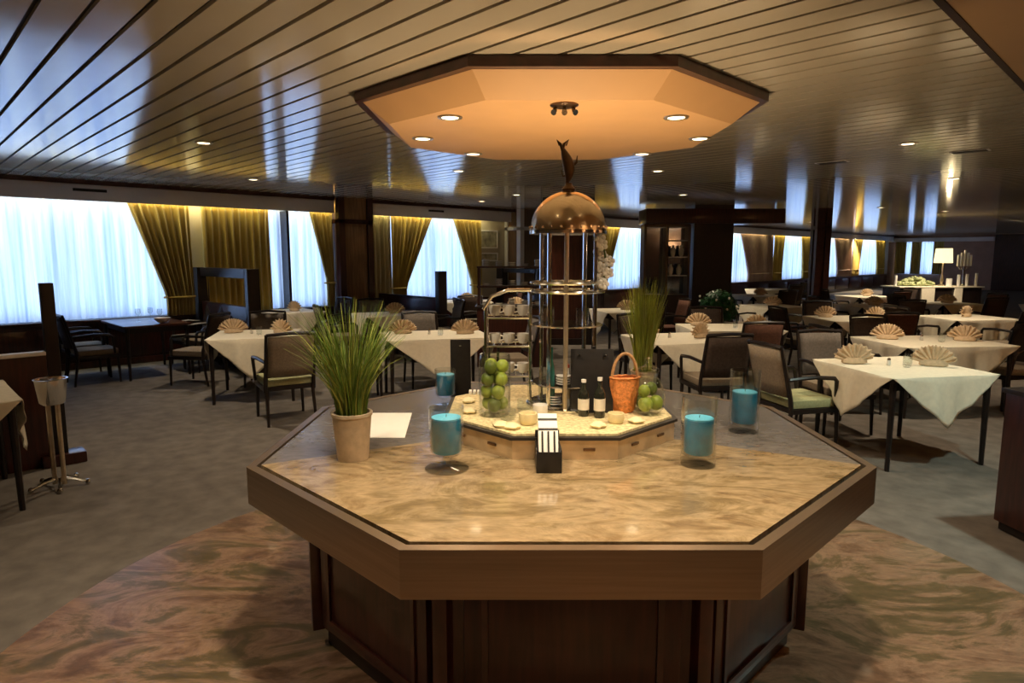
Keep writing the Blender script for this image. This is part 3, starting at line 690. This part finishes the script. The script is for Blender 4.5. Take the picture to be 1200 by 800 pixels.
# ------------------------------------------------------------------ furniture
def make_chair(kind):
    back, seat = {'beige': (F_BEIGE, F_SEAT), 'russet': (F_RUST, F_RUST), 'grey': (F_GREY, F_BEIGE), 'dark': (F_DARK, F_BEIGE)}[kind]
    o = bpy.data.objects.new('dining_armchair', None); col.objects.link(o); o.empty_display_size = .1
    m = MB(); m.box((0, .01, .425), (.47, .46, .075), bev=.022); m.build('seat', seat, o)
    m = MB(); m.b6(-.25, .25, -.23, .25, .345, .388, .004); m.build('seat_frame', BLACKW, o)
    m = MB()
    def bp(u, v):
        return ((u - .5) * .43, -.255 - .035 * (1 - (2 * u - 1) ** 2) - .10 * v, .50 + .40 * v)
    m.grid(bp, 8, 4); m.build('backrest', back, o, solid=.045)
    m = MB()
    for s in (-1, 1): m.tube([(s * .235, -.235, .34), (s * .235, -.25, .48), (s * .232, -.36, .925)], [.02, .02, .015], 6)
    m.tube([(-.232, -.36, .92), (0, -.395, .935), (.232, -.36, .92)], .018, 6); m.tube([(-.232, -.255, .50), (0, -.29, .50), (.232, -.255, .50)], .014, 6)
    m.build('back_frame', BLACKW, o)
    for s in (-1, 1):
        MB().tube([(s * .225, .225, .39), (s * .235, .235, 0)], [.021, .014], 6).build('leg', BLACKW, o)
        MB().tube([(s * .225, -.225, .39), (s * .235, -.29, 0)], [.021, .014], 6).build('leg', BLACKW, o)
        MB().tube([(s * .235, -.27, .645), (s * .27, -.05, .665), (s * .275, .14, .65), (s * .27, .17, .62), (s * .25, .19, .40)], [.016, .018, .02, .018, .015], 6).build('armrest', BLACKW, o)
    return o
PROTO = {}
STY = {'beige': 'dark armchair with beige back', 'russet': 'dark armchair with russet back', 'grey': 'dark armchair with grey back', 'dark': 'dark armchair with brown back'}
def place_chair(kind, x, y, face, label, group):
    """face: room angle the sitter looks along"""
    if kind not in PROTO:
        o = PROTO[kind] = make_chair(kind); bpy.context.view_layer.update(); index_kids(o); first = True
    else: o = copy_tree(PROTO[kind])
    o.location = (x, y, 0); o.rotation_euler = (0, 0, face - PI / 2)
    return tag(o, label, 'chair', group)
def make_table(sx, sy, bare):
    o = bpy.data.objects.new('dining_table', None); col.objects.link(o); o.empty_display_size = .1
    MB().b6(-sx / 2, sx / 2, -sy / 2, sy / 2, .715, .747, .006).build('tabletop', WOOD if bare else BLACKW, o)
    m = MB(); a, b = sx / 2 - .07, sy / 2 - .07
    m.b6(-a, a, -b - .01, -b + .01, .64, .714); m.b6(-a, a, b - .01, b + .01, .64, .714); m.b6(-a - .01, -a + .01, -b, b, .64, .714); m.b6(a - .01, a + .01, -b, b, .64, .714); m.build('apron', BLACKW, o)
    for p in (-1, 1):
        for q in (-1, 1): MB().tube([(p * (sx / 2 - .05), q * (sy / 2 - .05), .714), (p * (sx / 2 - .045), q * (sy / 2 - .045), 0)], [.026, .018], 8).build('leg', BLACKW, o)
    return o
def cloth_mesh(sx, sy, drop=.46):
    """square cloth laid cornerwise: flat over the top, one triangular corner hanging at each side"""
    a, b = sx / 2 + .006, sy / 2 + .006; z0 = .7505; m = MB(); n = 24
    m.grid(lambda u, v: ((2 * u - 1) * a, (2 * v - 1) * b, z0), n, n)
    for k in range(4):
        half, ext = (b, a) if k % 2 == 0 else (a, b)
        c_, s_ = ((1, 0), (0, 1), (-1, 0), (0, -1))[k]
        def fn(u, v):
            t = 2 * u - 1; d = v * drop * (1 - abs(t)); q = min(1, d / .25)
            al = t * half * (1 - .25 * v * (1 - abs(t)) * 0); wv = .016 * math.sin(al * 16 + k) * q + .012 * math.sin(al * 37) * q
            o_ = ext + min(d, .01) * .6 + d * .07 + wv; dz = -max(0, d - .004)
            return (c_ * o_ - s_ * al, s_ * o_ + c_ * al, z0 + dz)
        m.grid(fn, n, 10)
    bmesh.ops.remove_doubles(m.bm, verts=m.bm.verts, dist=.0008)
    return m
CL = {}; TBL = {}; NAPM = []
def napkin_at(loc, rz, label, group):
    if not NAPM:
        m = MB()
        def fan(u, v):                       # pleated fan standing on a folded cuff
            a = math.radians(12 + 156 * u); r = .035 + .125 * v * (1 - .06 * math.cos(18 * 2 * PI * u))
            return (1.1 * r * math.cos(a), .02 * v * math.sin(9 * 2 * PI * u) + .02 * v - .01, .012 + r * math.sin(a))
        m.grid(fan, 90, 5); o = m.build('folded_napkin', NAPK, solid=.004); NAPM.append(o)
        MB().lathe([(.07, 0), (.085, .008), (.082, .03), (.06, .05), (.03, .055), (0, .05)], 30, sq=(1.25, .6), wob=lambda a, z: 1 + .06 * math.cos(7 * a)).build('napkin_cuff', NAPK, o); bpy.context.view_layer.update(); index_kids(o)
    else: o = copy_tree(NAPM[0])
    o.location = loc; o.rotation_euler = (0, 0, rz)
    return tag(o, label, 'napkin', group)
TUMM = []
def tumbler_at(loc, label, group):
    if not TUMM:
        o = MB().lathe(glass_profile(.032, .1, .003), 18).build('drinking_glass', GLASS); TUMM.append(o)
    else: o = TUMM[0].copy(); col.objects.link(o)
    o.location = loc; return tag(o, label, 'glass', group)
WGM = []
def wine_at(loc, label, group):
    if not WGM:
        o = MB().lathe([(.036, 0), (.034, .004), (.006, .01), (.005, .09), (.02, .1), (.036, .13), (.034, .19), (.031, .19), (.033, .13), (.018, .105), (0, .1)], 18).build('wine_glass', GLASS); WGM.append(o)
    else: o = WGM[0].copy(); col.objects.link(o)
    o.location = loc; return tag(o, label, 'glass', group)
def side_word(x, y, cx, cy):
    X, Z = ahead(x, y); A, B = ahead(cx, cy)
    dX, dZ = X - A, Z - B
    if abs(dZ) >= abs(dX): return 'near' if dZ < 0 else 'far'
    return 'window' if dX < 0 else 'aisle'
# tables: X, Z (right / ahead), turn against the lens, length, depth, cloth, [(side, chair kind)], napkins, what it is called
TABLES = [
 ('A', *ahead(-5.68, .10), -46, .95, .95, True, [], 1, 'cropped cloth table at left frame edge'),
 ('B', -5.30, 9.33, -46, 1.25, .85, False, [('-y1', 'dark'), ('-y0', 'dark'), ('+y1', 'dark'), ('+y0', 'dark')], 0, 'bare table at the widest window'),
 ('B2', -3.80, 11.05, -46, .9, .85, True, [('-y', 'dark'), ('+y', 'dark')], 1, 'small window table behind the slotted partition'),
 ('C', -3.08, 7.75, 14, .95, .95, True, [('+y', 'grey')], 2, 'cloth table left of the potted grass'),
 ('D', -1.95, 10.55, 30, 1.1, .85, True, [('-x', 'grey'), ('+x', 'grey'), ('+y', 'grey')], 1, 'pale table before the panelled wall column'),
 ('E', -.92, 7.69, 16, 1.2, .9, True, [('-x', 'beige'), ('+y', 'grey'), ('+x', 'grey')], 2, 'cloth table behind the tall black menu card'),
 ('F', -1.0, 13.5, 10, 1.1, .9, True, [('-y', 'dark'), ('+x', 'russet')], 1, 'table under the triangular window gap'),
 ('G', .05, 12.0, 20, .9, .9, True, [('-y', 'russet'), ('-x', 'grey')], 1, 'table between triangular window and drinks tower'),
 ('K', 1.88, 7.35, 14, .95, .95, True, [('-y', 'dark'), ('+y', 'dark')], 2, 'cloth table behind the yellow green grass'),
 ('J', 2.86, 8.5, 0, 1.17, .9, True, [('-y', 'russet'), ('+y', 'dark')], 2, 'cloth table in front of green bush'),
 ('H', 3.30, 5.44, 10.5, .96, .96, True, [('+y', 'grey')], 2, 'front table with white triangle hanging'),
 ('I', 4.62, 7.1, 6, 1.25, .95, True, [('-x', 'russet'), ('+y', 'dark'), ('+x', 'dark')], 2, 'table just behind the hanging triangle table'),
 ('L', 5.15, 9.75, 4, 1.1, .9, True, [('-y', 'russet'), ('-x', 'dark'), ('+y', 'dark')], 2, 'table two rows behind hanging triangle table'),
 ('O', 6.95, 9.9, 8, 1.1, .9, True, [('-y', 'dark'), ('-x', 'dark')], 1, 'table near right frame edge, third row'),
 ('P', 1.95, 11.2, 12, .95, .95, True, [('-y', 'dark'), ('+x', 'russet')], 1, 'table before mirrored display cabinet'),
 ('Q', 4.9, 12.2, 20, .95, .95, True, [('-y', 'russet'), ('-x', 'dark')], 1, 'table in front of dark wall core'),
 ('R', 6.85, 12.3, 5, 1.0, .9, True, [('-y', 'dark'), ('-x', 'russet')], 1, 'table before the slim reddish column'),
 ('N', 8.65, 12.9, 10, 1.0, .9, True, [('-y', 'dark'), ('-x', 'dark'), ('+x', 'russet')], 1, 'second table in front of buffet'),
 ('S', 5.95, 15.6, 12, .95, .95, True, [('-y', 'dark'), ('-x', 'dark')], 1, 'table between dark core and slim column'),
 ('M', 8.3, 15.2, 8, 1.0, .9, True, [('-y', 'russet'), ('-x', 'dark'), ('+x', 'dark')], 1, 'table just before the buffet front'),
 ('U', 7.3, 18.4, 15, 1.0, .9, True, [('-y', 'dark'), ('+x', 'dark')], 0, 'far table behind the slim reddish column'),
 ('W', 5.7, 19.3, 5, 1.0, .9, True, [('-y', 'dark'), ('-x', 'russet')], 0, 'far table beneath the bright sheer'),
 ('X', 10.4, 12.2, 5, 1.0, .9, True, [('-y', 'dark')], 0, 'table at right edge before buffet end'),
]
CHAIRG = 'armchairs around the dining tables'
TPOS = {}
for key, X, Z, rot, sx, sy, cl, chairs, naps, desc in TABLES:
    cx, cy = vw(X, Z); rz = YAW + math.radians(rot); TPOS[key] = (cx, cy, rz)
    tk = (sx, sy, cl)
    if tk not in TBL:
        o = TBL[tk] = make_table(sx, sy, not cl); bpy.context.view_layer.update(); index_kids(o)
    else: o = copy_tree(TBL[tk])
    o.location = (cx, cy, 0); o.rotation_euler = (0, 0, rz)
    tag(o, 'dark wooden dining table, ' + ('the ' + desc), 'table', 'dining tables')
    if cl:
        if tk not in CL: c = CL[tk] = cloth_mesh(sx, sy, .41 if key == 'H' else .46).build('tablecloth', CLOTH, solid=.003)
        else: c = CL[tk].copy(); col.objects.link(c)
        c.location = (cx, cy, 0.0); c.rotation_euler = (0, 0, rz)
        tag(c, 'cream tablecloth with hanging corners on the ' + desc, 'tablecloth', 'cream tablecloths')
    for sd, kind in chairs:
        off = 0.
        if len(sd) == 3: off = (-.31 if sd[2] == '0' else .31) * (sx / 1.25)
        ux = {'+x': (1, 0), '-x': (-1, 0), '+y': (0, 1), '-y': (0, -1)}[sd[:2]]
        dist = (sx if ux[0] else sy) / 2 + .30
        lx, ly = ux[0] * dist + (off if ux[1] else 0), ux[1] * dist + (off if ux[0] else 0)
        wx, wy = cx + lx * math.cos(rz) - ly * math.sin(rz), cy + lx * math.sin(rz) + ly * math.cos(rz)
        face = rz + math.atan2(-ux[1], -ux[0]) + random.uniform(-.12, .12)
        sw = side_word(wx, wy, cx, cy)
        ex = '' if len(sd) < 3 else (' window-end' if sd[2] == '0' else ' aisle-end')
        place_chair(kind, wx, wy, face, '%s, %s%s side of %s' % (STY[kind].replace('dark ', '') if ex else STY[kind], sw, ex, desc), CHAIRG)
    for k in range(naps):
        s = (-1, 1)[k] if naps > 1 else .2
        lx, ly = s * sx * .30, -s * sy * .12 + .08
        wx, wy = cx + lx * math.cos(rz) - ly * math.sin(rz), cy + lx * math.sin(rz) + ly * math.cos(rz)
        sw = '' if naps < 2 else (', nearer the windows' if s < 0 else ', nearer the aisle')
        napkin_at((wx, wy, .753), YAW + random.uniform(-.7, .7), 'peaked beige napkin on the %s%s' % (desc, sw), 'folded napkins')
# chairs whose place the photograph shows clearly
def vchair(kind, X, Z, fa, label): place_chair(kind, *vw(X, Z), YAW + math.radians(fa), label, CHAIRG)
vchair('beige', -2.36, 6.62, 122, 'dark armchair with beige back, seen behind the potted grass with empty green seat')
vchair('dark', -4.2, 8.55, 172, 'dark armchair with brown back turned to the bare window table before the partition end')
vchair('beige', 2.54, 5.66, 14, 'dark armchair with beige back and green seat at the hanging triangle table')
# things on the tables
def on(key, lx, ly):
    cx, cy, rz = TPOS[key]; return (cx + lx * math.cos(rz) - ly * math.sin(rz), cy + lx * math.sin(rz) + ly * math.cos(rz), .753 if key != 'B' else .748)
for lx, ly, lb in ((-.1, .1, 'tall wine glass on the bare window table, window side'), (.05, -.1, 'tall wine glass on the bare window table, middle'), (.28, .12, 'tall wine glass on the bare window table, aisle side')): wine_at(on('B', lx, ly), lb, 'wine glasses on the bare table')
o = thing('table_lamp', 'small pale bowl on the bare window table near the gold drape', 'bowl', on('B', .45, .1)); o.name = 'serving_bowl'
MB().lathe([(.03, 0), (.05, .01), (.1, .05), (.11, .075), (.105, .075), (.09, .05), (0, .016)], 20).build('bowl', WHITEC, o)
for lx, ly, lb in ((.02, -.05, 'clear tumbler on front triangle table, at the middle'), (.12, .05, 'clear tumbler on front triangle table, further back')): tumbler_at(on('H', lx, ly), lb, 'tumblers on the front table')
for kk, dd in (('C', 'cloth table left of the potted grass'), ('E', 'cloth table behind tall black menu card'), ('J', 'cloth table before the green bush'), ('I', 'table behind the hanging triangle table')): tumbler_at(on(kk, .05, -.1), 'clear tumbler on the ' + dd, 'tumblers on the tables')
def shaker(loc, label):
    o = thing('salt_shaker', label, 'shaker', loc, 0, 'shakers on the tables')
    MB().lathe([(.016, 0), (.018, .004), (.014, .045), (0, .046)], 12).build('body', WHITEC, o); MB().lathe([(.015, .046), (.012, .06), (0, .064)], 12).build('cap', CHROME, o)
for kk, dd in (('H', 'front table with hanging triangle'), ('C', 'cloth table left of potted grass'), ('E', 'cloth table behind tall menu card'), ('K', 'cloth table behind yellow green grass'), ('I', 'table behind hanging triangle table')): shaker(on(kk, -.06, .06), 'white salt shaker on the ' + dd)

# chrome wine cooler stand beside the cropped table
o = thing('wine_cooler_stand', 'chrome wine cooler on a tall stand beside the cropped left table', 'wine cooler', (-5.62, .80, 0), YAW)
for k in (-1, 1): MB().tube([(k * .035, 0, .02), (k * .035, 0, .62)], .016, 8).build('stem', BRASSL, o)
for k in range(5):
    a = k * 2 * PI / 5 + .3; MB().tube([(.03 * math.cos(a), .03 * math.sin(a), .06), (.1 * math.cos(a), .1 * math.sin(a), .045), (.17 * math.cos(a), .17 * math.sin(a), .02)], [.014, .011, .009], 6).build('foot', CHROME, o)
    MB().ball((.18 * math.cos(a), .18 * math.sin(a), .021), .02, seg=8).build('glide', CHROME, o)
MB().lathe([(.07, .62), (.085, .64), (.1, .8), (.105, .8), (.108, .806), (.098, .806), (.08, .645), (0, .635)], 24).build('bucket', CHROME, o)

# dark sideboard cut by the right edge
o = thing('sideboard', 'dark wooden sideboard end cut off by the right frame edge', 'sideboard', V3(3.42, 3.30, 0), YAW + .12)
MB().b6(-.36, .5, -.25, .6, .06, .86, .006).build('body', WOOD, o); MB().b6(-.34, .48, -.22, .58, .007, .06).build('plinth', BLACKW, o); MB().b6(-.375, .52, -.265, .62, .861, .89, .006).build('worktop', BLACKW, o)
d = MB().b6(-.33, .07, -.272, -.2505, .1, .82, .006).build('door', WOOD, o); MB().tube([(.03, -.285, .42), (.03, -.29, .46), (.03, -.285, .5)], .006, 6).build('handle', BRASSL, d)
d = MB().b6(.09, .48, -.272, -.2505, .1, .82, .006).build('door', WOOD, o)

# coffee station behind the rack
o = thing('service_station', 'dark service station stacked with white crockery behind the chrome rack', 'sideboard', V3(.02, 10.0, 0), YAW)
MB().b6(-.55, .55, -.25, .25, 0, .9, .006).build('body', WOOD, o); MB().b6(-.58, .58, -.28, .28, .901, .93, .004).build('worktop', BLACKW, o)
for s in (-.53, .53): MB().b6(s - .02, s + .02, -.02, .23, .931, 1.5).build('upright', WOOD, o)
for z in (1.2, 1.5): MB().b6(-.56, .56, -.03, .25, z, z + .025, .003).build('shelf', WOOD, o)
for z, nm in ((.931, 'worktop'), (1.226, 'lower shelf'), (1.526, 'top shelf')):
    for k in range(5):
        dx = -.42 + k * .2; dy = .09 if z > 1 else -.1
        h = .05 + .02 * ((k * 7 + int(z * 10)) % 4)
        m = MB(); r = .055
        for q in range(max(2, int(h / .02))): m.lathe([(r * .6, q * .022), (r, q * .022 + .012), (r, q * .022 + .018), (0, q * .022 + .018)], 14)
        p = V3(.02 + dx, 10. + dy, z)
        tag(m.build('plate_stack', WHITEC, None, p, 0), 'white bowl stack on the service station %s, %s' % (nm, ('window end', 'next to window end', 'centre', 'next to aisle end', 'aisle end')[k]), 'crockery', 'crockery on the service station')
m = MB(); m.box((0, 0, .05), (.4, .16, .1), bev=.01); 
tag(m.build('menu_stack', REDM, None, V3(-.28, 9.85, .9315) if False else V3(.0, 9.78, .932), YAW), 'low red folder box on the service station front', 'box') if False else m.bm.free()

# mirrored display cabinet by the dark core
o = thing('display_cabinet', 'tall mirrored display cabinet beside the dark wall core', 'cabinet', V3(3.33, 14.25, 0), YAW)
MB().b6(-.5, .5, -.2, .2, 0, .85, .006).build('lower_body', BLACKW, o)
m = MB(); [m.b6(s - .025, s + .025, -.2, .2, .851, 2.3) for s in (-.475, -.0, .475)]; m.b6(-.5, .5, -.2, .2, 2.301, 2.36); m.build('frame', WOODB, o)
MB().b6(-.449, -.026, .12, .14, .86, 2.29).build('mirror', MIRROR, o); MB().b6(.026, .449, .12, .14, .86, 2.29).build('mirror', MIRROR, o)
for z in (1.25, 1.65, 2.0):
    MB().b6(.026, .449, -.17, .11, z, z + .02).build('shelf', HEAD, o)
for k, (dx, z) in enumerate(((.12, 1.271), (.3, 1.271), (.16, 1.671), (.34, 1.671))):
    x, y = vw(3.33 + dx, 14.2); tag(MB().lathe([(.03, 0), (.05, .04), (.06, .14), (.03, .2), (.035, .24), (0, .24)], 14).build('vase', WHITEC, None, (x, y, z)), 'white vase in the display cabinet, %s shelf, %s' % (('lower', 'upper')[k // 2], ('inner', 'outer')[k % 2]), 'vase', 'vases in the display cabinet')

# green bush in planter
o = thing('planter_bush', 'round dark green bush in a planter behind the cloth table', 'plant', V3(3.38, 10.6, 0), 0)
MB().lathe([(.17, 0), (.2, .5), (.22, .52), (.2, .54), (.18, .5), (0, .48)], 20).build('planter', BLACKW, o)
m = MB(); rnd = random.Random(3)
for i in range(900):
    a = rnd.uniform(0, 2 * PI); c = rnd.uniform(-.7, 1); s = math.sqrt(1 - c * c); r = rnd.uniform(.7, 1.)
    n = Vector((s * math.cos(a), s * math.sin(a), c)); p = Vector((0, 0, .83)) + Vector((n.x * .31, n.y * .31, n.z * .30)) * r
    t = n.orthogonal().normalized(); t.rotate(Matrix.Rotation(rnd.uniform(0, 6), 3, n)); b2 = n.cross(t); q = .045
    m.bm.faces.new([m.bm.verts.new(p + v) for v in (-t * q, -b2 * q * .45 + n * .012, t * q + n * .02, b2 * q * .45 + n * .012)])
m.build('foliage', LEAF, o); MB().tube([(0, 0, .48), (.01, 0, .8)], .02).build('stem', STEM, o)
for k in range(7):
    a = k * .9; x, y = vw(3.38 + .27 * math.cos(a), 10.6)
m = MB()
for k in range(10):
    a = rnd.uniform(3.4, 6.0); m.ball((.3 * math.cos(a), .3 * math.sin(a), .75 + rnd.uniform(-.1, .3)), .022, seg=6)
m.build('blossoms', PETAL, o)

# ------------------------------------------------------------------ buffet at the far end
BX, BZ = 11.1, 17.2
o = thing('buffet_table', 'long far buffet table under a white cloth top', 'buffet', V3(BX, BZ, 0), YAW + .06)
MB().b6(-1.15, 1.15, -.4, .4, .87, .90, .005).build('tabletop', CLOTH, o); MB().b6(-1.1, 1.1, -.36, .36, 0.0, .869).build('base', BLACKW, o)
m = MB(); m.b6(-.55, -.2, -.41, -.365, .5, .86); m.b6(.35, .55, -.41, -.365, .3, .86); m.build('hanging_cloth', CLOTH, o)
def bf(dx, dy=0.): return V3(BX + dx, BZ + dy, .901)
o = thing('table_lamp', 'table lamp with glowing cream shade standing on the buffet', 'lamp', bf(.35, .15), YAW)
MB().lathe([(.09, 0), (.09, .02), (.03, .04), (.05, .15), (.02, .3), (.015, .62), (0, .62)], 18).build('base', BRASSL, o); MB().lathe([(.22, .6), (.19, .98), (.185, .98), (.215, .6)], 24).build('lamp_shade', SHADE, o)
lt = bpy.data.lights.new('lamp_bulb', 'POINT'); lt.energy = 14; lt.color = (1, .75, .42); lt.shadow_soft_size = .05
lo = bpy.data.objects.new('lamp_bulb', lt); col.objects.link(lo); lo.parent = o; lo.location = (0, 0, 1.06)
o = thing('candelabra', 'tall candelabra with pale upright candles on the buffet', 'candelabra', bf(.88, .1), YAW)
m = MB(); m.lathe([(.1, 0), (.1, .02), (.02, .05), (.014, .5), (0, .5)], 16); m.build('stem', CHROME, o)
for k in range(5):
    dx = (k - 2) * .085; MB().tube([(0, 0, .42), (dx * .7, 0, .42 + .01 * abs(k - 2)), (dx, 0, .52)], .009, 6).build('arm', CHROME, o)
    MB().lathe([(.028, .52), (.03, .53), (.026, .535), (.026, .93 - .06 * abs(k - 2)), (0, .93 - .06 * abs(k - 2))], 10, (dx, 0, 0)).build('candle', WHITEC, o)
for dx, h, lb in ((.32, .2, 'thick white pillar candle on the buffet under the lamp'), (.56, .3, 'slim white candle on buffet between lamp and candelabra'), (.78, .32, 'slim white candle on the buffet just before the candelabra'), (1.02, .34, 'slim white candle at aisle end of the buffet'), (-1.08, .28, 'short white candle at the window end of the buffet')):
    r = .07 if h == .2 else .035
    o = thing('pillar_candle', lb, 'candle', bf(dx, -.2), 0, 'white candles on the buffet'); MB().lathe([(r, 0), (r, h), (0, h - .004)], 14).build('wax', WHITEC, o); MB().tube([(0, 0, h - .006), (0, 0, h + .02)], .003, 5).build('wick', BLACK, o)
m = MB(); rnd = random.Random(5)
for k in range(60):
    a, q = rnd.uniform(0, 6.28), math.sqrt(rnd.random()); zz = .22 * (1 - q) * rnd.uniform(.7, 1.1)
    m.ball((.48 * q * math.cos(a), .2 * q * math.sin(a), .05 + zz), rnd.uniform(.035, .06), seg=8)
m.lathe([(.3, 0), (.5, .03), (.52, .035), (.3, .05), (0, .05)], 24, sq=(1, .45))
o = tag(m.build('salad_platter', GREENF, None, bf(-.45, .0), YAW), 'heaped platter of pale green food on the buffet', 'platter')

# ------------------------------------------------------------------ light
W = bpy.data.worlds.new('sky'); sc.world = W; W.use_nodes = True
bg = W.node_tree.nodes['Background']; bg.inputs['Color'].default_value = (.53, .69, 1., 1); bg.inputs['Strength'].default_value = 5.4
for i, (a, b, mu) in enumerate(BAYS):      # tube lamps behind the pelmet, washing the drapes
    lt = bpy.data.lights.new('pelmet_tube', 'AREA'); lt.shape = 'RECTANGLE'; lt.size = b - a + .6; lt.size_y = .05; lt.energy = 11 * (b - a); lt.color = (1., .86, .42)
    lo = bpy.data.objects.new('pelmet_tube', lt); col.objects.link(lo); lo.location = (WIN + .262, (a + b) / 2, 2.64)

    zv = Vector((.35, 0, 1)).normalized(); xv = Vector((0, 1, 0)); yv = zv.cross(xv)
    lo.rotation_euler = Matrix((xv, yv, zv)).transposed().to_euler()

o = thing('fill_uplighter', 'small brass fill lamp added at the rear of the counter behind the drinks tower', 'lamp', V3(.34, 4.02, TOP), YAW)  # added lamp, brightens the peach soffit from below
MB().lathe([(.045, 0), (.05, .01), (.04, .05), (.034, .05), (.03, .02), (0, .015)], 18).build('cup', BRASSL, o)
lt = bpy.data.lights.new('uplight_fill', 'SPOT'); lt.energy = 150; lt.color = (1., .72, .42); lt.spot_size = math.radians(140); lt.spot_blend = .8; lt.shadow_soft_size = .04
lo = bpy.data.objects.new('uplight_fill', lt); col.objects.link(lo); lo.parent = o; lo.location = (0, 0, .06); lo.rotation_euler = (PI + math.radians(-8), 0, 0)
for k, yy in enumerate((-1.6, 2.2, 6.0, 10.5, 15.)):  # sconces added on the unseen wall to brighten the ceiling
    o = thing('fill_sconce', 'brass fill sconce added on the aisle wall outside the picture', 'lamp', (X1, yy, 1.9), 0, 'added fill sconces')
    MB().b6(-.03, -.001, -.06, .06, -.1, .1, .004).build('back_plate', BRASSL, o); MB().lathe([(.03, -.06), (.09, .06), (.085, .06), (.03, -.05), (0, -.055)], 18, (-.12, 0, 0)).build('shade', BRASSL, o)
    lt = bpy.data.lights.new('sconce_fill', 'SPOT'); lt.energy = 330; lt.color = (1., .80, .52); lt.spot_size = math.radians(150); lt.spot_blend = .7; lt.shadow_soft_size = .05
    lo = bpy.data.objects.new('sconce_fill', lt); col.objects.link(lo); lo.parent = o; lo.location = (-.12, 0, .07); lo.rotation_euler = (PI, 0, 0)

# ------------------------------------------------------------------ camera
cam = bpy.data.cameras.new('camera'); co = bpy.data.objects.new('camera', cam); col.objects.link(co)
cam.sensor_width = 36; cam.lens = 36 * 760 / 1200; cam.clip_start = .05; cam.clip_end = 200
co.location = (0, 0, EYE); co.rotation_euler = (PI / 2 - math.atan(100 / 760), 0, YAW)
sc.camera = co
sc.view_settings.view_transform = 'Standard'; sc.view_settings.look = 'None'; sc.view_settings.gamma = 1; sc.view_settings.use_curve_mapping = False
sc.view_settings.exposure = 0.0
sc.cycles.use_denoising = True
sc.cycles.caustics_reflective = False; sc.cycles.caustics_refractive = False
sc.cycles.max_bounces = 8; sc.cycles.transparent_max_bounces = 12
